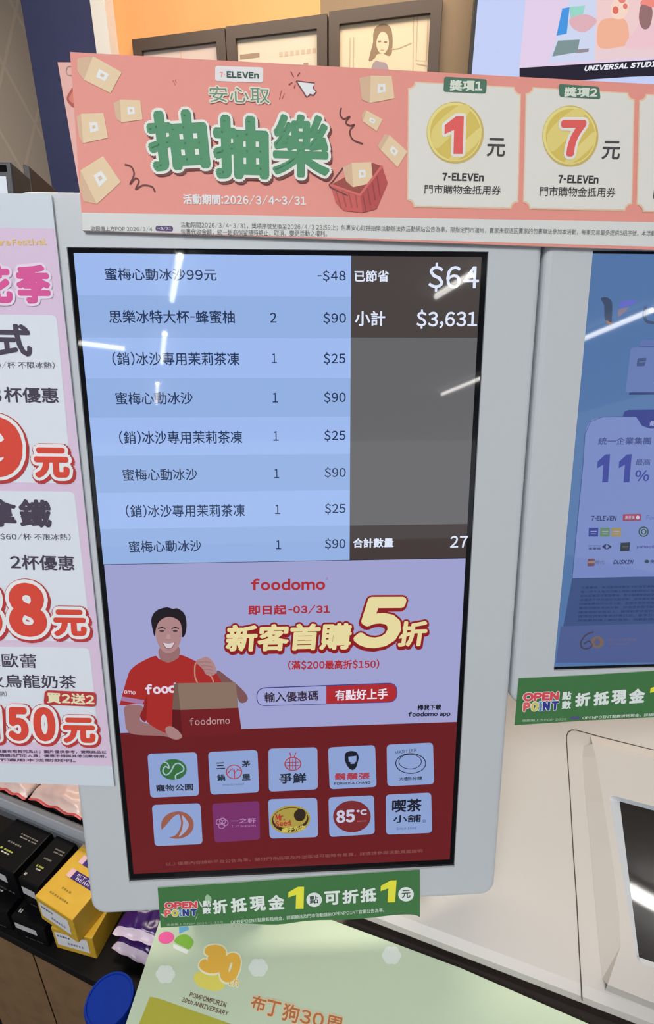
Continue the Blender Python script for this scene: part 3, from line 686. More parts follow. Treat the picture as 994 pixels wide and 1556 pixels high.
for q in ([(62, 350), (80, 372), (100, 368), (86, 356)], [(320, 250), (345, 285), (352, 310), (338, 300)], [(300, 400), (312, 370), (322, 348), (312, 378)]): b.poly(q, ink(196, 206, 196), 2)
b.text('收銀機上方POP 2026/1-12月', 108, 420, 490, 436, ink(176, 194, 176), 3, slope=-18)
b.build('lettering', r1)
o2 = [(788.5, 1031), (890, 1026), (994, 1019.5)] + [(1120, 1012), (1120, 1080), (994, 1090), (890, 1095), (782, 1102)]
r2 = strip('green points discount strip hanging below the blue screen at right', o2, ZS)
b = MB(D, ZS + 0.0001); b.t = (780, 690, 3.537)
open_point(b, 50, 1282, 243, 1330, 1383, -8)
b.text('點', 260, 1276, 310, 1320, ws, 3, slope=-2, bold=0.04); b.text('數', 258, 1326, 308, 1370, ws, 3, slope=-2, bold=0.04)
for ch, x0_, x1_, yt, yb in (('折', 330, 412, 1284, 1358), ('抵', 428, 512, 1278, 1352), ('現', 524, 606, 1270, 1346), ('金', 618, 704, 1263, 1340)): b.text(ch, x0_, yt, x1_, yb, ws, 3, slope=-6, bold=0.045)
b.text('\x01', 724, 1232, 812, 1336, yw, 3)
b.text('OPENPOINT點數折抵現金，詳細辦法請依官網公告為準。', 370, 1408, 1000, 1426, ink(196, 208, 196), 3, slope=-30, bold=0.02)
b.text('收銀機上方POP 2026', 46, 1424, 285, 1438, ink(180, 196, 180), 3, slope=-8); b.rr([(306, 1412), (358, 1409), (358, 1422), (306, 1425)], 6, ink(84, 76, 130), 3)
b.build('lettering', r2)

# ================================================================ BANNERS
ZBN = Z1 + 0.0030
COR = ink(223, 143, 131)
BN = thing('promotional_banner', 'long coral prize draw banner with green lettering above the displays', 'banner', D)
b = MB(D, ZBN)
bq = [D.uv(*p, ZBN) for p in ((106.5, 79), (994, 128), (994, 380), (125.5, 350))]
ext = (bq[1] - bq[0]).normalized() * 0.16
bq[1] = bq[1] + ext; bq[2] = bq[2] + (bq[2] - bq[3]).normalized() * 0.16
b.prism([tuple(p) for p in bq], ZBN - 0.002, ZBN, COR, ink(225, 200, 192)); b.build('board', BN)
ZP = ZBN + 0.0001
b = MB(D, ZP); wp = ink(205, 206, 202)
fy = [D.uv(*p, ZP) for p in ((124, 323), (994, 337.5), (994, 380), (125.5, 350))]
e2 = (fy[1] - fy[0]).normalized() * 0.155
b.flat([fy[0], fy[1] + e2, fy[2] + e2, fy[3]], wp, 0)
b.t = (80, 70, 3.976); gk = ink(86, 84, 86)
b.text('收銀機上方POP 2026/3/4', 233, 1088, 603, 1117, gk, 1, slope=4, bold=0.008)
b.rr([(622, 1086), (728, 1088), (728, 1121), (622, 1118)], 15, ink(94, 74, 116), 1); b.text('~3/31', 634, 1092, 718, 1112, ink(214, 208, 220), 2, slope=2, bold=0.02)
b.t = (0, 0, 1)
b.text('活動期間2026/3/4~3/31，獎項序號兌換至2026/4/3 23:59止；包裹安心取抽抽樂活動辦法依活動網站公告為準，限指定門市適用，賣家未取退回賣家的包裹無法參加本活動，每筆交易最多提供5組序號，本活動折價', 275, 337, 1010, 346.5, gk, 1, slope=13.5)
b.text('包裹代收金額，統一超商保留隨時終止、取消、變更活動之權利。', 275, 347.5, 497, 357, gk, 1, slope=3)
b.build('small_print_strip', BN)
# title
b = MB(D, ZP); b.t = (300, 90, 4.1417); gr = ink(78, 138, 100); crm = ink(226, 226, 212); shd = ink(112, 62, 58)
b.rr([(112, 42), (415, 52), (415, 148), (112, 138)], 18, ink(222, 214, 214), 1); gd = ink(52, 84, 78)
b.text('7', 143, 80, 163, 114, ink(226, 150, 150), 2, bold=0.05); b.stroke([(166, 96), (174, 96)], 6, ink(226, 150, 150), 2); b.text('ELEVEn', 185, 76, 388, 118, gd, 2, slope=6, bold=0.05)
b.text('安心取', 78, 172, 456, 272, ink(96, 140, 112), 4, slope=8, bold=0.0, line=[(8, ink(222, 206, 192), -1, 0, 0)])
ln = [(17, crm, -1, 0, 0), (17, shd, -2, 10, 14)]
gl = ink(92, 148, 108)
b.text('抽', -288, 330, 85, 710, gr, 5, slope=-20, bold=0.045, line=[(2, gr, -0.2, 0, 0)] + ln, res=4)
b.text('抽', 106, 352, 452, 752, gr, 5.6, slope=10, bold=0.045, line=[(2, gr, -0.2, 0, 0)] + ln, res=4)
b.text('樂', 474, 345, 832, 742, gr, 6.2, slope=10, bold=0.028, line=[(1, gr, -0.2, 0, 0)] + ln, res=4)
b.text('活動期間:2026/3/4~3/31', -88, 848, 684, 914, ink(238, 226, 220), 2, slope=10, bold=0.03)
for p, q in (((530, 196), (515, 256)), ((548, 214), (533, 252)), ((-155, 132), (-138, 165)), ((-140, 130), (-132, 150))): b.stroke([p, q], 4, ink(168, 92, 84), 1)
for p, q in (((588, 78), (606, 112)), ((645, 85), (630, 108)), ((575, 162), (598, 146)), ((610, 182), (616, 160))): b.stroke([p, q], 7, ink(140, 70, 66), 1)
ar = [(622, 138), (738, 152), (728, 182), (748, 205), (730, 228), (708, 222), (688, 240)]
b.poly(ar, ink(222, 222, 232), 2); b.stroke(ar + [ar[0]], 7, ink(120, 66, 70), 2.5)
b.build('title_lettering', BN)
b = MB(D, ZP); b.t = (80, 70, 3.976); sq = ink(108, 58, 58)
b.stroke(catmull([(436, 716), (475, 730), (492, 775), (468, 835), (500, 800), (522, 818), (502, 866), (545, 842), (600, 850), (620, 884)]), 10, sq, 1); b.build('squiggle_drawing', BN); b = MB(D, ZP)
b.t = (500, 100, 3.3133); b.stroke(catmull([(62, 212), (56, 245), (75, 268), (105, 255), (85, 285), (105, 302), (128, 298), (105, 330), (120, 372), (172, 394)]), 8, sq, 1); b.build('squiggle_drawing', BN)
# falling parcels drawn on the banner
bx1, bx2, bx3 = ink(224, 194, 158), ink(206, 172, 142), ink(212, 182, 148); lab = ink(226, 224, 218)
def parcel(front, side, k=1, t=None):
    b = MB(D, ZP); b.t = t or TP
    b.poly(side, bx2, k); b.poly(front, bx1, k + 0.3)
    c = [sum(p[i] for p in front) / 4 for i in (0, 1)]
    b.poly([tuple(c[i] + (p[i] - c[i]) * 0.34 for i in (0, 1)) for p in front], lab, k + 0.6); b.poly([tuple(c[i] + (p[i] - c[i]) * 0.12 for i in (0, 1)) for p in front], bx3, k + 0.9)
    b.build('parcel_drawing', BN)
TP = (80, 70, 3.976)
parcel([(245, 62), (418, 160), (350, 285), (190, 205)], [(150, 75), (245, 62), (190, 205), (150, 150)])
parcel([(408, 325), (530, 328), (545, 445), (415, 462)], [(368, 345), (408, 325), (415, 462), (385, 440)])
parcel([(172, 410), (308, 405), (335, 555), (185, 588)], [(145, 425), (172, 410), (185, 588), (160, 545)])
parcel([(305, 665), (412, 822), (268, 955), (168, 752)], [(168, 752), (268, 955), (190, 940), (160, 850)])
TP = (500, 100, 3.3133)
parcel([(210, 50), (315, 52), (330, 165), (205, 188)], [(152, 62), (210, 50), (205, 188), (165, 170)])
parcel([(190, 225), (270, 270), (240, 330), (170, 280)], [(190, 225), (170, 280), (165, 250), (180, 222)])
parcel([(305, 350), (395, 432), (345, 512), (260, 425)], [(260, 425), (305, 350), (280, 345), (245, 405)])
b = MB(D, ZP); b.t = TP
bk1, bk2 = ink(196, 92, 88), ink(176, 76, 76)
b.poly([(5, 600), (220, 490), (268, 505), (150, 665)], ink(150, 74, 66), 1)
parcel([(115, 490), (212, 485), (222, 590), (120, 612)], [(70, 512), (115, 490), (120, 612), (85, 580)], 1.5)
b.poly([(5, 600), (155, 650), (170, 740), (75, 730), (35, 690)], bk1, 3); b.poly([(155, 650), (265, 500), (295, 590), (240, 720), (170, 740)], bk2, 3.2)
for t in range(4):
    q = t / 4; b.stroke([(20 + 135 * q + 12, 618 + 44 * q), (60 + 110 * q, 715)], 7, ink(160, 84, 76), 3.6); b.stroke([(170 + 95 * q, 650 - 125 * q), (185 + 95 * q, 728 - 100 * q)], 7, ink(146, 64, 64), 3.6)
b.stroke([(5, 600), (155, 652), (268, 505)], 12, ink(206, 104, 98), 4); b.stroke(catmull([(70, 515), (20, 580), (5, 610), (95, 655)]), 5, ink(96, 66, 66), 4.3)
b.build('basket_drawing', BN)
# prize coupons
def coupon(tr, c4, tagq, tagt, tagtx, coin, dig, yuan, br_, ln_, slope):
    b = MB(D, ZP); b.t = tr
    cdm = ink(214, 210, 202); edge = ink(232, 190, 158)
    def notched(q, r):
        out = []
        n = len(q)
        for i in range(n):
            p = Vector(q[i]); a = Vector(q[i - 1]); c = Vector(q[(i + 1) % n])
            d1 = (a - p).normalized() * r; d2 = (c - p).normalized() * r
            for k in range(7):
                t = math.pi / 2 * k / 6; out.append(tuple(p + d1 * math.cos(t) + d2 * math.sin(t)))
        return out
    cc = Vector(c4[0]) * 0.25 + Vector(c4[1]) * 0.25 + Vector(c4[2]) * 0.25 + Vector(c4[3]) * 0.25
    R = abs(c4[1][0] - c4[0][0]) * 0.06
    b.poly(notched(c4, R), edge, 1); b.poly(notched([tuple(Vector(p) + (cc - Vector(p)) * 0.022) for p in c4], R), cdm, 2)
    if tagq:
        b.rr(tagq, R * 0.4, ink(76, 112, 92), 3)
        b.text(tagt, *tagtx, ink(208, 214, 200), 4, slope=slope * 0.3, bold=0.045)
    if coin:
        x, y, rx, ry = coin
        b.ell(x, y, rx, ry, ink(196, 172, 96), 3); b.ell(x - rx * 0.03, y - ry * 0.02, rx * 0.95, ry * 0.95, ink(224, 206, 130), 3.4); b.ell(x, y, rx * 0.88, ry * 0.88, ink(206, 182, 92), 3.8)
        b.curve([(x - rx * 0.8, y - ry * 0.1), (x + rx * 0.1, y - ry * 0.86), (x + rx * 0.5, y - ry * 0.68), (x - rx * 0.6, y + ry * 0.5)], ink(216, 198, 118), 4.1)
        b.curve([(x - rx * 0.2, y + ry * 0.82), (x + rx * 0.84, y - ry * 0.15), (x + rx * 0.8, y + ry * 0.3), (x + rx * 0.1, y + ry * 0.86)], ink(218, 200, 124), 4.1)
        b.text(dig[0], *dig[1:], ink(218, 92, 88), 6, bold=0.0 if dig[0] == '\x01' else 0.045, line=[(R * 0.38, ink(236, 214, 206), -1, 0, 0)], res=5)
        b.text('元', *yuan, ink(70, 68, 70), 3, slope=slope * 0.2, bold=0.02)
        x0_, yt, x1_, yb = br_
        b.text('7', x0_, yt, x0_ + (x1_ - x0_) * 0.12, yb, ink(58, 58, 60), 3, bold=0.05); b.stroke([(x0_ + (x1_ - x0_) * 0.14, (yt + yb) / 2), (x0_ + (x1_ - x0_) * 0.2, (yt + yb) / 2)], (yb - yt) * 0.18, ink(58, 58, 60), 3)
        b.text('ELEVEn', x0_ + (x1_ - x0_) * 0.225, yt, x1_, yb, ink(58, 58, 60), 3, slope=slope * 0.3, bold=0.05)
    b.text('門市購物金抵用券', *ln_, ink(62, 60, 62), 3, slope=slope * 0.6, bold=0.012)
    return b.build('prize_coupon', BN)
coupon((500, 100, 3.3133), [(398, 78), (968, 108), (952, 722), (392, 712)], [(580, 56), (795, 70), (790, 142), (575, 132)], '獎項1', (606, 72, 770, 128), (635, 338, 144, 156), ('\x01', 578, 256, 672, 446), (792, 364, 884, 458), (570, 540, 778, 580), (480, 598, 864, 644), 12)
coupon((780, 100, 4.6449), [(88, 148), (858, 192), (838, 1026), (66, 1012)], [(318, 130), (605, 150), (615, 238), (325, 222)], '獎項2', (356, 152, 590, 222), (402, 498, 198, 216), ('7', 320, 386, 496, 644), (620, 530, 748, 662), (314, 772, 598, 830), (184, 852, 718, 922), 14)
coupon((780, 100, 4.6449), [(888, 196), (1660, 240), (1640, 1050), (868, 1030)], None, '', None, None, None, (1420, 578, 1548, 710), (1114, 810, 1398, 868), (984, 870, 1518, 940), 14)

# second banner tucked behind
ZB2 = Z1 + 0.0006
B2 = thing('promotional_banner', 'pale pink banner edge showing behind the left end of the coral banner', 'banner', D)
b = MB(D); q = [D.uv(*p, ZB2) for p in ((87.5, 94.5), (330, 96), (330, 300), (123, 300))]
b.prism([tuple(p) for p in q], ZB2 - 0.0012 + 0.0004, ZB2, ink(224, 170, 160)); b.build('board', B2)
b = MB(D, ZB2 + 0.0001); b.t = (80, 70, 3.976)
b.ring(106, 150, 24, 28, 5, ink(160, 142, 130), 1); b.build('ring_drawing', B2); b = MB(D, ZB2 + 0.0001); b.t = (80, 70, 3.976); b.curve([(128, 250), (95, 290), (85, 320), (100, 350), (130, 365)], ink(172, 84, 72), 1); b.curve([(128, 275), (104, 305), (100, 325), (128, 345)], ink(206, 120, 104), 1.5)
b.build('round_drawing', B2)

# ================================================================ PRICE POSTER (left)
ZPO = Z1 + 0.0022
PO = thing('price_poster', 'pink and white drink price poster with large red numbers at left', 'poster', D)
b = MB(D)
tr, brp = D.uv(77.5, 292, ZPO), D.uv(173.5, 1195, ZPO)
blp = D.uv(0, 1190, ZPO); tlp = D.uv(0, 287, ZPO)
ew = Vector((-0.22, 0.003))
def cornered(tl, tr, br, bl): return [tuple(tl), tuple(tr), tuple(br), tuple(bl)]
pol = [tuple(D.uv(77.5, 295, ZPO)), tuple(brp), tuple(brp + Vector((-0.30, 0.026))), tuple(Vector(tr) + Vector((-0.30, -0.001)))]
b.prism(pol, ZPO - 0.0012, ZPO, ink(196, 203, 210), ink(200, 205, 210)); b.build('sheet', PO)
b = MB(D, ZPO + 0.0001); b.t = (0, 280, 3.705)
pinkm = ink(206, 184, 206)
b.t = (0, 0, 1)
pk0 = [D.uv(*p, ZPO) for p in ((-5, 346), (83.5, 347.5), (170.5, 1164), (-5, 1160))]
ex = Vector((-0.20, 0.008)); b.flat([pk0[0] + ex, pk0[0], pk0[1], pk0[2], pk0[3], pk0[3] + ex], pinkm, 0)
wpn = ink(208, 213, 222)
def card(x0a, ya, x0b, yb):
    b.rr([(-260, ya - 4), (x0a, ya), (x0b, yb), (-260, yb - 8)], 9, wpn, 1)
card(86, 479, 110, 735); card(113, 747, 139, 975); card(136, 984, 151, 1130)
b.build('print', PO)
b = MB(D, ZPO + 0.00025); b.t = (0, 280, 3.705); dkp = ink(70, 62, 78)
b.text('Sakura Festival', -100, 308, 265, 346, ink(222, 186, 110), 1, bold=0.03, slope=-4)
mg = ink(206, 82, 144); hal = ink(218, 204, 220)
b.text('季', 105, 452, 296, 672, mg, 3, slope=2, bold=0.05, line=[(14, hal, -1, 0, 0)]); b.text('花', -115, 452, 80, 672, mg, 3.6, slope=2, bold=0.05, line=[(14, hal, -1, 0, 0)]); b.text('櫻', -330, 452, -130, 672, mg, 4.2, bold=0.05)
b.text('式', -12, 785, 186, 968, dkp, 2, slope=3, bold=0.035); b.text('美', -220, 782, -30, 966, dkp, 2, bold=0.035)
b.text('(原價$50/杯 不限冰熱)', -200, 997, 310, 1036, dkp, 2, slope=2)
b.text('3', -46, 1142, 12, 1226, dkp, 2, bold=0.03); b.text('杯優惠', 28, 1140, 333, 1228, dkp, 2, slope=5, bold=0.02)
b.t = (0, 700, 2.99)
b.text('鐵', 92, 174, 238, 302, dkp, 2, slope=4, bold=0.035); b.text('拿', -62, 172, 82, 300, dkp, 2, slope=3, bold=0.035)
b.text('(原價$60/杯 不限冰熱)', -90, 328, 322, 360, dkp, 2, slope=3)
b.text('2杯優惠', 50, 426, 340, 494, dkp, 2, slope=6, bold=0.02)
b.text('風味歐蕾', -160, 872, 168, 936, dkp, 2, slope=6, bold=0.01); b.text('炭火烏龍奶茶', -140, 966, 348, 1028, dkp, 2, slope=8, bold=0.012)
b.text('(不限冰熱)', -80, 1046, 32, 1070, dkp, 2)
for i, s_ in enumerate(('活動期間至3/31止，優惠依門市實際陳列與販售為準，數量有限售完為止；圖片僅供參考，實際商品以', '門市販售為準，本公司保留活動變更與終止之權利，詳情請洽門市人員；優惠不得與其他活動併用，', '商品以現場供應為準，部分門市不適用本活動說明。')):
    b.text(s_, -620, 1316 + i * 19 - 10, 484 if i < 2 else 345, 1332 + i * 19 - 10, ink(80, 66, 92), 2, slope=10, bold=0.02)
b.build('drink_names', PO)
b = MB(D, ZPO + 0.00025); b.t = (0, 700, 2.99); rp_ = ink(206, 70, 56); rw = ink(220, 220, 222); rds = ink(178, 56, 58)
def price(items):
    for i, (s_, x0_, yt, x1_, yb, r_) in enumerate(items):
        b.text(s_, x0_, yt, x1_, yb, rp_, 6 + i * 0.12, bold=0.05 if s_ == '元' else 0.06, slope=2, line=[(r_, rw, -2, 0, 0), (r_ + 6, rds, -4, 2, 3), (r_ + 6, rds, -4.4, 6, 10)], res=5)
price([('9', -119, -205, 120, 76, 16), ('元', 163, -62, 322, 78, 15)])
price([('8', -125, 552, 20, 798, 17), ('8', 50, 552, 222, 798, 17), ('元', 248, 674, 398, 796, 15)])
price([('\x01', -60, 1116, 5, 1266, 14), ('5', 42, 1116, 136, 1270, 14), ('0', 158, 1116, 258, 1272, 14), ('元', 290, 1164, 438, 1280, 12)])
b.rr([(206, 1040), (438, 1050), (438, 1116), (200, 1106)], 18, rds, 7); b.text('買2送2', 216, 1048, 432, 1098, ink(236, 212, 176), 8, slope=10, bold=0.035)
b.build('price_numbers', PO)

# ================================================================ DARK HOLDERS BEHIND THE POSTER
ZH = -0.075
HO = thing('sign_holder', 'black framed sign holder standing behind the top of the price poster', 'sign holder', D)
b = MB(D); ocr = D.uv(16.5, 246, ZH); o2_ = D.uv(19, 300, ZH)
x1_ = ocr.x; fr_m = pmat('holder', (0.03, 0.03, 0.034), 0.35)
ytop = ocr.y; yb_ = 0.05
t_ = 0.0085
b.prism([(x1_ - 0.22, yb_), (x1_, yb_), (x1_, ytop), (x1_ - 0.22, ytop)], ZH - 0.028, ZH, fr_m, None); b.build('frame', HO, bevel=0.001)
b = MB(D, ZH + 0.0002); px_ = D.uv(9.5, 268.5, ZH)
b.prism([(x1_ - 0.205, yb_ + 0.02), (px_.x, yb_ + 0.02), (px_.x, px_.y), (x1_ - 0.205, px_.y)], ZH + 0.0001, ZH + 0.0006, ink(205, 212, 222)); b.build('paper', HO)
b = MB(D); s0 = D.uv(0, 251, ZH); s1 = D.uv(10.5, 261, ZH)
b.prism([(x1_ - 0.20, s1.y), (s1.x, s1.y), (s1.x, s0.y), (x1_ - 0.20, s0.y)], ZH + 0.0001, ZH + 0.0005, BLACK_GLASS); b.build('slot', HO)
ZH2 = -0.16
a_ = D.uv(31, 249, ZH2); c_ = D.uv(44.5, 252, ZH2)
b = MB(D); b.prism([(a_.x, 0.02), (c_.x + 0.003, 0.02), (c_.x, a_.y - 0.002), (c_.x - 0.004, a_.y), (a_.x + 0.002, a_.y)], ZH2 - 0.05, ZH2, pmat('holder_brown', (0.03, 0.016, 0.015), 0.4))
tag(b.build('card_holder', bevel=0.0015), 'narrow dark brown holder just right of the black framed sign holder', 'holder')

# ================================================================ BACK WALL: FRAMES AND SCREEN
fr_brown = pmat('frame_brown', (0.075, 0.048, 0.034), 0.4)
def wall_frame(label, tlp, trp, lower, paper, draw, thick_px):
    z = 0.022
    a = WALL.uv(*tlp, z); c = WALL.uv(*trp, z)
    fr = Frame(WALL.O + WALL.X * a.x + WALL.Y * (a.y - lower) + WALL.N * 0.0, WALL.X, WALL.Y)
    wdt = (c - a).length; t = 0.032
    r = thing('picture_frame', label, 'picture frame', fr, 'brown frames in a row on the orange wall')
    b = MB(fr); ih = [(t, t), (wdt - t, t), (wdt - t, lower - t), (t, lower - t)]
    b.prism([(0, 0), (wdt, 0), (wdt, lower), (0, lower)], 0.0005, z, fr_brown, None, [ih])
    for i in range(4):
        p, q = ih[i], ih[(i + 1) % 4]; b.face([(*q, 0.0005), (*p, 0.0005), (*p, z), (*q, z)][::-1], fr_brown)
    b.build('frame', r)
    b = MB(fr); b.box(t * 0.9, wdt - t * 0.9, t * 0.9, lower - t * 0.9, 0.001, 0.010, paper); draw(b, wdt, lower, t); b.build('picture', r)
    return r
def mk(b, x, y, w_, h_, m, k=0): b.flat([(x, y), (x + w_, y), (x + w_, y + h_), (x, y + h_)], m, k)
def d1(b, W, H, t): b.z = 0.0104; mk(b, W * 0.5, H * 0.6, 0.004, H * 0.3, ink(206, 160, 140))
def d2(b, W, H, t):
    b.z = 0.0104; m1, m2 = ink(146, 124, 104), ink(190, 136, 116)
    for i, (w_, x) in enumerate(((0.10, 0.11), (0.07, 0.13), (0.07, 0.13), (0.08, 0.13))): mk(b, W * x * 1.1, H - t - 0.05 - i * 0.035, W * w_ * 2, 0.012 if i == 0 else 0.008, m1)
    for j in range(7): mk(b, W * (0.52 + 0.055 * j), H - t - 0.055, 0.012, 0.012, ink(184, 160, 138))
    for j in range(2):
        for i in range(3): mk(b, W * (0.56 + 0.2 * j), H - t - 0.095 - i * 0.03, 0.016, 0.018, m2 if j == 0 else m1)
    for j in range(5): mk(b, W * (0.7 + 0.035 * j), H - t - 0.175, 0.008, 0.006, m1)
def d3(b, W, H, t):
    hb, sk = ink(128, 106, 82), ink(208, 178, 150); b.z = 0.0104; b.step = 0.0006; b.t = (490, 0, 4.1417)
    b.curve([(330, 180), (360, 155), (400, 150), (432, 180), (442, 240), (440, 310), (430, 345), (400, 360), (350, 365), (295, 385), (300, 340), (318, 270), (320, 215)], hb, 0)
    b.curve([(350, 230), (375, 200), (405, 215), (418, 260), (412, 305), (385, 340), (355, 325), (340, 280)], sk, 1)
    b.curve([(290, 420), (310, 385), (360, 350), (420, 355), (470, 390), (500, 430), (520, 520), (280, 520)], sk, 1.5)
    b.curve([(310, 425), (335, 385), (370, 392), (400, 400), (415, 430), (420, 520), (310, 520)], ink(140, 126, 130), 2)
    b.curve([(345, 345), (375, 340), (400, 350), (398, 385), (360, 390), (335, 370)], sk, 2.5)
    for q in ([(352, 262), (370, 260)], [(390, 264), (408, 266)]): b.stroke(q, 7, hb, 2)
    b.stroke([(368, 312), (390, 314)], 6, ink(220, 150, 120), 2)
    for q in ([(175, 235), (170, 560)], [(198, 235), (193, 560)], [(575, 90), (568, 560)], [(600, 90), (590, 380), (655, 385), (665, 95)], [(590, 400), (660, 415)], [(430, 310), (480, 305), (560, 270)]): b.stroke(q, 6, ink(172, 154, 128), 0.5)
wall_frame('left brown wall frame of the row of three, holding a pink sheet', (200, 60), (341, 41), 0.42, ink(196, 176, 166), d1, 1)
wall_frame('middle brown wall frame of the row of three, holding a printed form', (342.5, 40.5), (497, 17), 0.42, ink(198, 184, 164), d2, 1)
wall_frame('right brown wall frame with a portrait of a long haired woman', (500, 17.5), (673, -7), 0.42, ink(200, 180, 152), d3, 1)

TVF = Frame(WALL.O + WALL.N * 0.10, WALL.X, WALL.Y)
tva = TVF.uv(726, 0); tvb = TVF.uv(718, 104)
tx0 = (tva.x + tvb.x) / 2; ty0 = TVF.uv(850, 150)[1]
TVO = Frame(TVF.O + TVF.X * tx0 + TVF.Y * ty0, TVF.X, TVF.Y)
TV = thing('wall_screen', 'large bright advertising screen on the wall at top right', 'advertising screen', TVO)
b = MB(TVO); b.box(-0.012, 1.1, -0.012, 0.70, -0.07, 0.0, BLACK_PLASTIC); b.build('case', TV, bevel=0.003)
b = MB(TVO); b.box(-0.25, 0.35, 0.1, 0.4, -0.0995, -0.07, BLACK_PLASTIC)
b = MB(TVO, 0.0008, 0.0008); b.flat([(0, 0), (1.09, 0), (1.09, 0.69), (0, 0.69)], screen_ink(196, 208, 246), 0)
b.t = (700, 0, 3.381)
b.poly([(352, -200), (1600, -330), (1600, 300), (302, 352)], screen_ink(226, 206, 232), 1)
b.poly([(700, -60), (1600, -200), (1600, 260), (690, 312)], screen_ink(238, 204, 204), 1.5); b.poly([(560, 0), (720, -30), (700, 310), (450, 325)], screen_ink(206, 214, 240), 1.4)
b.poly([(522, 45), (560, 38), (545, 175), (492, 185)], screen_ink(70, 150, 226), 2); b.poly([(560, 38), (640, 30), (625, 90), (565, 100)], screen_ink(150, 214, 200), 2); b.poly([(500, 210), (612, 205), (600, 270), (470, 292)], screen_ink(126, 148, 150), 2); b.poly([(600, 255), (660, 250), (655, 268), (590, 275)], screen_ink(150, 140, 150), 2)
b.curve([(560, 100), (640, 75), (700, 110), (640, 165), (580, 150)], screen_ink(222, 176, 186), 2.3)
b.curve([(720, 110), (790, 95), (850, 110), (865, 200), (850, 235), (720, 250), (700, 180)], screen_ink(240, 178, 150), 2.5)
b.curve([(770, 40), (800, -10), (850, -10), (860, 50), (835, 95), (785, 95)], screen_ink(246, 214, 196), 3); b.ell(795, 55, 16, 20, screen_ink(226, 110, 100), 3.4); b.ell(845, 35, 12, 14, screen_ink(228, 120, 110), 3.4); b.ell(828, 5, 18, 14, screen_ink(230, 130, 120), 3.4)
b.curve([(900, 150), (930, 110), (1000, 130), (1060, 240), (850, 250)], screen_ink(236, 196, 206), 3); b.curve([(925, 30), (960, 10), (985, 60), (970, 140), (935, 150), (915, 100)], screen_ink(150, 112, 112), 3.3); b.curve([(920, 20), (960, -20), (1000, 0), (990, 40), (950, 30)], screen_ink(240, 140, 130), 3.6)
b.poly([(690, 262), (1600, 200), (1600, 260), (690, 312)], screen_ink(232, 206, 210), 3)
b.poly([(302, 352), (1600, 272), (1600, 372), (660, 405), (302, 378)], screen_ink(38, 34, 50), 4); b.poly([(302, 352), (1600, 272), (1600, 350), (302, 435)], screen_ink(38, 34, 50), 4.3)
b.text('UNIVERSAL STUDIOS JAPAN', 632, 342, 1200, 370, screen_ink(236, 236, 246), 6, slope=-36, bold=0.05, shear=0.15)
b.build('screen', TV)

# ================================================================ CANDY RACK BELOW LEFT
ZSH = 0.55
RKO = hitz(52, 1399, ZSH); RACK = Frame(RKO, RX, RB)
def rk(px, py, z): return RACK.loc(hitz(px, py, z))
RK = thing('candy_rack', 'dark stepped candy rack with a clear rail, below the price poster', 'rack', RACK)
frontl = rk(-40, 1405, ZSH); e_ = rk(120, 1462, ZSH)
yf = min(frontl.y, e_.y) - 0.0
rack_m = pmat('rack', (0.008, 0.007, 0.007), 0.5, spec=0.15)
RXL, RXR = -0.30, 0.235
YB = 0.20
b = MB(RACK); b.box(RXL, RXR, -0.030, YB, -0.018, 0.0, rack_m); b.build('shelf', RK, bevel=0.002)
UZ = 0.10
uy = rk(60, 1250, ZSH + UZ).y + 0.004
b = MB(RACK); b.box(RXL, RXR, uy, YB, UZ - 0.012, UZ, rack_m); b.build('upper_shelf', RK, bevel=0.002)
b = MB(RACK); b.box(RXL, RXR, uy + 0.005, uy + 0.018, 0.0, UZ - 0.012, pmat('rack_riser', (0.035, 0.026, 0.02), 0.5, spec=0.2)); b.build('riser', RK)
b = MB(RACK); b.box(RXL, RXR, -0.11, YB, -0.47, -0.45, rack_m); b.build('lower_shelf', RK, bevel=0.002)
b = MB(RACK)
for x in (RXL, RXR - 0.012):
    b = MB(RACK); b.box(x, x + 0.012, YB - 0.03, YB, -ZSH + 0.001, UZ - 0.012, rack_m); b.box(x, x + 0.012, 0.07, YB - 0.03, -0.45, -0.018, rack_m); b.build('side_panel', RK)
# clear rail with a printed price strip
b = MB(RACK); gl_m = pmat('clear', (0.34, 0.36, 0.40), 0.15, spec=0.7, alpha=0.55)
n = 8
pts = []
for i in range(n + 1):
    a = math.radians(200 - 190 * i / n); pts.append((uy - 0.004 + 0.012 * math.cos(a), UZ + 0.014 + 0.012 * math.sin(a)))
for i in range(n):
    p, q = pts[i], pts[i + 1]; b.face([(RXL, *p), (RXR, *p), (RXR, *q), (RXL, *q)][::-1], gl_m, True)
b.face([(RXL, uy - 0.012, UZ - 0.008), (RXR, uy - 0.012, UZ - 0.008), (RXR, *pts[0]), (RXL, *pts[0])], gl_m)
b.build('price_rail', RK)
b = MB(RACK); b.box(RXL, RXR, uy - 0.0035, uy - 0.001, UZ, UZ + 0.018, ink(150, 160, 180)); b.build('price_strip', RK)

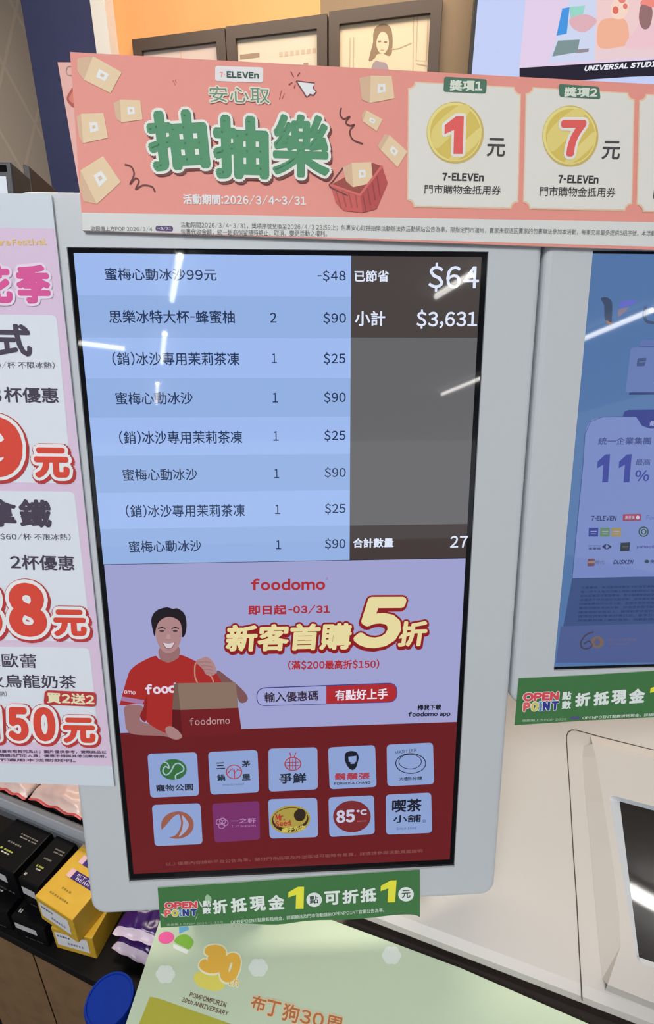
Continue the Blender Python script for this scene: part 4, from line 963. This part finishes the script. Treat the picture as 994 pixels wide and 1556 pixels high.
# boxes on the shelf
BLK = pmat('snack_black', (0.004, 0.004, 0.005), 0.4, spec=0.15)
YEL = noise_mat('snack_yellow', lin((214, 168, 44)), lin((222, 178, 54)), 40, 0.45)
def snack(name, label, cat, group, FL, FR, dep, z0, z1, m, decos):
    """box whose front edge of the lid runs from FL to FR (as seen)"""
    a = RACK.loc(hitz(*FL, ZSH + z1)); c = RACK.loc(hitz(*FR, ZSH + z1))
    dx = Vector((c.x - a.x, c.y - a.y)); wd = dx.length
    if abs(dx.y / dx.x) > 0.6: pass
    O = hitz(*FL, ZSH + z1); O = Vector((O.x, O.y, ZSH + z0))
    X = RX * dx.x + RB * dx.y
    fr = Frame(O, X, Vector((0, 0, 1)).cross(X.normalized()))
    r = thing(name, label, cat, fr, group)
    h = z1 - z0
    b = MB(fr); b.box(0, wd, 0, dep, 0.0002, h - 0.0002, m); b.build('carton', r, bevel=0.0015)
    b = MB(fr); decos(b, wd, dep, h); b.build('print', r)
    return wd
def q3(b, x0, x1, y0, y1, z, m): b.face([(x0, y0, z), (x1, y0, z), (x1, y1, z), (x0, y1, z)], m)
def qf(b, x0, x1, z0, z1, m, y=-0.0002): b.face([(x0, y, z0), (x1, y, z0), (x1, y, z1), (x0, y, z1)], m)
def stamp(b, body, x0, x1, y0, y1, z, m):
    V, Fc, (a, c, d, e) = glyphs(body, 0.0, 2)
    b.mesh([(x0 + (x1 - x0) * (v[0] - a) / (c - a), y0 + (y1 - y0) * (v[1] - d) / (e - d), z) for v in V], Fc, m)
def stampf(b, body, x0, x1, z0, z1, m, y=-0.0004):
    V, Fc, (a, c, d, e) = glyphs(body, 0.0, 2)
    b.mesh([(x0 + (x1 - x0) * (v[0] - a) / (c - a), y, z0 + (z1 - z0) * (v[1] - d) / (e - d)) for v in V], Fc, m)
def bars(b, x0, x1, y0, y1, z, m, n=5, seed=1, front=False):
    rnd = random.Random(seed); w_ = (x1 - x0) / n
    for i in range(n):
        a = x0 + i * w_; c = a + w_ * rnd.uniform(0.45, 0.85)
        (qf(b, a, c, y0, y1, m, z) if front else q3(b, a, c, y0, y1, z, m))
def black_deco(b, W, Dp, H):
    g1, g2, g3 = ink(118, 114, 106), ink(158, 166, 70), ink(180, 176, 170); z = H + 0.0002
    bars(b, W * 0.42, W * 0.9, Dp * 0.70, Dp * 0.725, z, g1, 8, 1); bars(b, W * 0.45, W * 0.92, Dp * 0.64, Dp * 0.665, z, g1, 6, 2)
    bars(b, W * 0.30, W * 0.70, Dp * 0.47, Dp * 0.50, z, g1, 6, 3); bars(b, W * 0.27, W * 0.36, Dp * 0.30, Dp * 0.34, z, g2, 1, 4); bars(b, W * 0.38, W * 0.62, Dp * 0.305, Dp * 0.335, z, g2, 4, 5); bars(b, W * 0.36, W * 0.6, Dp * 0.25, Dp * 0.275, z, g3, 3, 6)
    bars(b, W * 0.1, W * 0.22, Dp * 0.09, Dp * 0.14, z, g3, 2, 7)
    qf(b, W * 0.06, W * 0.72, H * 0.45, H * 0.72, ink(176, 172, 174)); bars(b, W * 0.3, W * 0.9, H * 0.1, H * 0.14, -0.0003, ink(84, 82, 80), 5, 8, True)
def yellow_deco(b, W, Dp, H):
    pu = ink(58, 40, 104); wl = ink(206, 206, 208)
    for y in (0.45, 0.70): q3(b, W * 0.28, W * 1.0, Dp * y, Dp * (y + 0.14), H + 0.0002, pu); q3(b, W * 0.22, W * 0.34, Dp * y, Dp * (y + 0.14), H + 0.0004, ink(206, 168, 176)); stamp(b, 'STAR', W * 0.42, W * 0.9, Dp * (y + 0.075), Dp * (y + 0.115), H + 0.0005, ink(214, 206, 222)); stamp(b, 'BERRY', W * 0.46, W * 0.9, Dp * (y + 0.02), Dp * (y + 0.06), H + 0.0005, ink(214, 206, 222))
    bars(b, W * 0.35, W * 0.6, Dp * 0.27, Dp * 0.30, H + 0.0003, ink(136, 112, 44), 4, 9); bars(b, W * 0.2, W * 0.72, Dp * 0.14, Dp * 0.165, H + 0.0003, ink(136, 112, 44), 8, 10)
    qf(b, W * 0.07, W * 0.86, H * 0.22, H * 0.84, wl); bars(b, W * 0.12, W * 0.45, H * 0.64, H * 0.72, -0.0004, ink(94, 94, 116), 5, 11, True); bars(b, W * 0.35, W * 0.75, H * 0.36, H * 0.46, -0.0004, ink(130, 130, 146), 6, 12, True)
snack('snack_box', 'upper yellow snack box with purple labels, on top of another yellow box', 'snack box', 'yellow snack boxes on the rack', (52.5, 1361), (109.5, 1398.5), 0.088, 0.050, 0.103, YEL, yellow_deco)
snack('snack_box', 'lower yellow snack box, partly under the upper yellow box', 'snack box', 'yellow snack boxes on the rack', (76.5, 1409), (139.5, 1426.5), 0.085, 0.0, 0.049, YEL, yellow_deco)
bd = dict(dep=0.15)
snack('snack_box', 'black snack box on top of its stack beside the upper yellow box', 'snack box', 'black snack boxes on the rack', (27, 1334), (57, 1349), 0.076, 0.046, 0.106, BLK, black_deco)
snack('snack_box', 'black snack box with white strip, bottom of the stack left of the yellow boxes', 'snack box', 'black snack boxes on the rack', (16, 1392), (66, 1412), 0.09, 0.0, 0.045, BLK, black_deco)
snack('snack_box', 'black snack box at the left edge of the picture, top of its stack', 'snack box', 'black snack boxes on the rack', (-34, 1300), (20, 1328), 0.072, 0.046, 0.106, BLK, black_deco)
snack('snack_box', 'black snack box at the left edge of the picture, bottom of its stack', 'snack box', 'black snack boxes on the rack', (-48, 1366), (10, 1387), 0.09, 0.0, 0.045, BLK, black_deco)

# soft packs
def pouch(name, label, cat, group, O, X, W, L, H, mats, seed, seal=0.84, tilt=0.0):
    X = Vector(X).normalized(); Zv = Vector((0, 0, 1)); Y = Zv.cross(X)
    fr = Frame(O, X, Y * math.cos(tilt) + Zv * math.sin(tilt))
    rnd = random.Random(seed); b = MB(fr); nx, ny = 18, 22
    ph = [rnd.uniform(0, 6.28) for _ in range(6)]
    def pt(i, j, s):
        u, v = i / nx * 2 - 1, j / ny * 2 - 1
        seal = 1.0 if abs(v) < 0.86 else max(0.0, 0.25)
        pu = (max(0, 1 - abs(u) ** 2.6) * max(0, 1 - abs(v) ** 4)) ** 0.6
        wr = 0.12 * math.sin(5 * u + 3 * v + ph[0]) + 0.09 * math.sin(9 * v - 4 * u + ph[1]) + 0.06 * math.sin(14 * u + ph[2])
        z = H * (0.5 + s * 0.5 * pu * (1 + wr)) * 1.0
        if abs(v) > 0.86: z = H * (0.5 + 0.06 * math.sin(u * 9 + ph[3])) + s * 0.0004
        return (u * W / 2 * (1 - 0.05 * (1 - abs(v)) * 1.0), v * L / 2, z)
    body, end = mats
    for s in (1, -1):
        for i in range(nx):
            for j in range(ny):
                q = [pt(i, j, s), pt(i + 1, j, s), pt(i + 1, j + 1, s), pt(i, j + 1, s)]
                v = (j + 0.5) / ny * 2 - 1; u = (i + 0.5) / nx * 2 - 1
                mm = end if abs(v) > seal else body
                b.face(q if s > 0 else q[::-1], mm, True)
    o = b.build(name, None, smooth=True)
    return tag(o, label, cat, group)
PUR = pmat('pouch_purple', lin((58, 22, 96)), 0.22, spec=0.6); PWH = pmat('pouch_white', lin((214, 196, 214)), 0.3)
def at_rack(x, y, z): return RACK.O + RX * x + RB * y + Vector((0, 0, z))
pouch('candy_pouch', 'lower purple candy pouch with white end, right of the yellow boxes', 'pouch', 'purple candy pouches', at_rack(0.192, 0.052, 0.001), RX, 0.078, 0.095, 0.034, (PUR, PWH), 3)
pouch('candy_pouch', 'upper purple candy pouch touching the bottom edge of the white display', 'pouch', 'purple candy pouches', at_rack(0.190, 0.056, 0.036), RX + RB * 0.12, 0.074, 0.09, 0.034, (PUR, PWH), 5)
PKM = noise_mat('pink_pack', lin((206, 172, 166)), lin((226, 200, 190)), 18, 0.28, 0.15); PRD = pmat('pink_red', lin((206, 84, 86)), 0.3)
pouch('snack_bag', 'pale pink snack bag with red edge at the left edge, behind the clear rail', 'snack bag', 'pink snack bags', at_rack(-0.130, 0.137, UZ + 0.001), RX, 0.080, 0.092, 0.045, (PKM, PRD), 11, 0.89)
pouch('snack_bag', 'pink snack bag with red edge between the other bag and the white display', 'snack bag', 'pink snack bags', at_rack(-0.027, 0.137, UZ + 0.001), RX, 0.115, 0.088, 0.05, (PKM, PRD), 12, 0.89)

# cardboard trays on the lower step
CB = noise_mat('cardboard', lin((122, 92, 60)), lin((134, 102, 68)), 30, 0.8)
def tray(label, Lp, Rp):
    zt = -0.06
    a = RACK.loc(hitz(*Lp, ZSH + zt)); c = RACK.loc(hitz(*Rp, ZSH + zt))
    O = hitz(*Lp, ZSH + zt); O = Vector((O.x, O.y, ZSH - 0.45)); X = RX * (c.x - a.x) + RB * (c.y - a.y); Wd = X.length
    fr = Frame(O, X, Vector((0, 0, 1)).cross(X.normalized())); h = 0.45 + zt; t = 0.004; dp = 0.10
    r = thing('cardboard_tray', label, 'cardboard box', fr, 'cardboard trays')
    b = MB(fr); n = 14
    # torn upper edge on the front wall
    top_ = [(Wd * i / n, h + 0.003 * math.sin(i * 2.3) * (1 if i < 6 or i > 10 else 0.2)) for i in range(n + 1)]
    for i in range(n):
        (xa, za), (xb, zb) = top_[i], top_[i + 1]
        b.face([(xa, 0, 0), (xb, 0, 0), (xb, 0, zb), (xa, 0, za)], CB); b.face([(xa, t, 0), (xa, t, za), (xb, t, zb), (xb, t, 0)], CB); b.face([(xa, 0, za), (xb, 0, zb), (xb, t, zb), (xa, t, za)], ink(178, 140, 100))
    b.build('front_wall', r)
    b = MB(fr); b.box(0, t, t, dp, 0, h - 0.004, CB); b.build('side_wall', r); b = MB(fr); b.box(Wd - t, Wd, t, dp, 0, h - 0.004, CB); b.build('side_wall', r)
    b = MB(fr); b.box(t, Wd - t, dp - t, dp, 0, h - 0.004, CB); b.build('back_wall', r); b = MB(fr); b.box(t, Wd - t, t, dp - t, 0.0, 0.004, CB); b.build('bottom', r)
tray('brown cardboard tray at the lower left corner, left of the gap', (-62, 1396), (46, 1441))
tray('brown cardboard tray right of the gap, beside the round blue lid', (48, 1441), (158, 1492))

# jar with a blue lid
zl = 0.06
jc = hitz(166, 1518, ZSH + zl); JR = (hitz(127, 1527, ZSH + zl) - hitz(203, 1508, ZSH + zl)).length / 2
JF = Frame(Vector((jc.x, jc.y, ZSH - 0.45)), (1, 0, 0), (0, 1, 0))
J = thing('snack_jar', 'tall jar with a round bright blue lid in front of the candy rack', 'jar', JF)
def lathe(fr, prof, m, n=40):
    b = MB(fr)
    for (r0, z0), (r1, z1) in zip(prof[:-1], prof[1:]):
        for i in range(n):
            a0, a1 = 2 * math.pi * i / n, 2 * math.pi * (i + 1) / n
            q = [(r0 * math.cos(a0), r0 * math.sin(a0), z0), (r0 * math.cos(a1), r0 * math.sin(a1), z0), (r1 * math.cos(a1), r1 * math.sin(a1), z1), (r1 * math.cos(a0), r1 * math.sin(a0), z1)]
            b.face(q, m, abs(z1 - z0) > 0.004)
    return b
ht = 0.45 + zl
lathe(JF, [(0.0001, 0.001), (JR * 0.92, 0.001), (JR * 0.94, 0.01), (JR * 0.94, ht - 0.022)], pmat('jar', lin((70, 70, 90)), 0.25)).build('body', J, smooth=True)
BLU = pmat('blue_lid', lin((12, 50, 150)), 0.5, spec=0.08)
lathe(JF, [(JR * 0.93, ht - 0.022), (JR, ht - 0.021), (JR, ht - 0.003), (JR * 0.97, ht), (JR * 0.90, ht), (JR * 0.88, ht - 0.0015), (0.0001, ht - 0.0012)], BLU).build('lid', J)
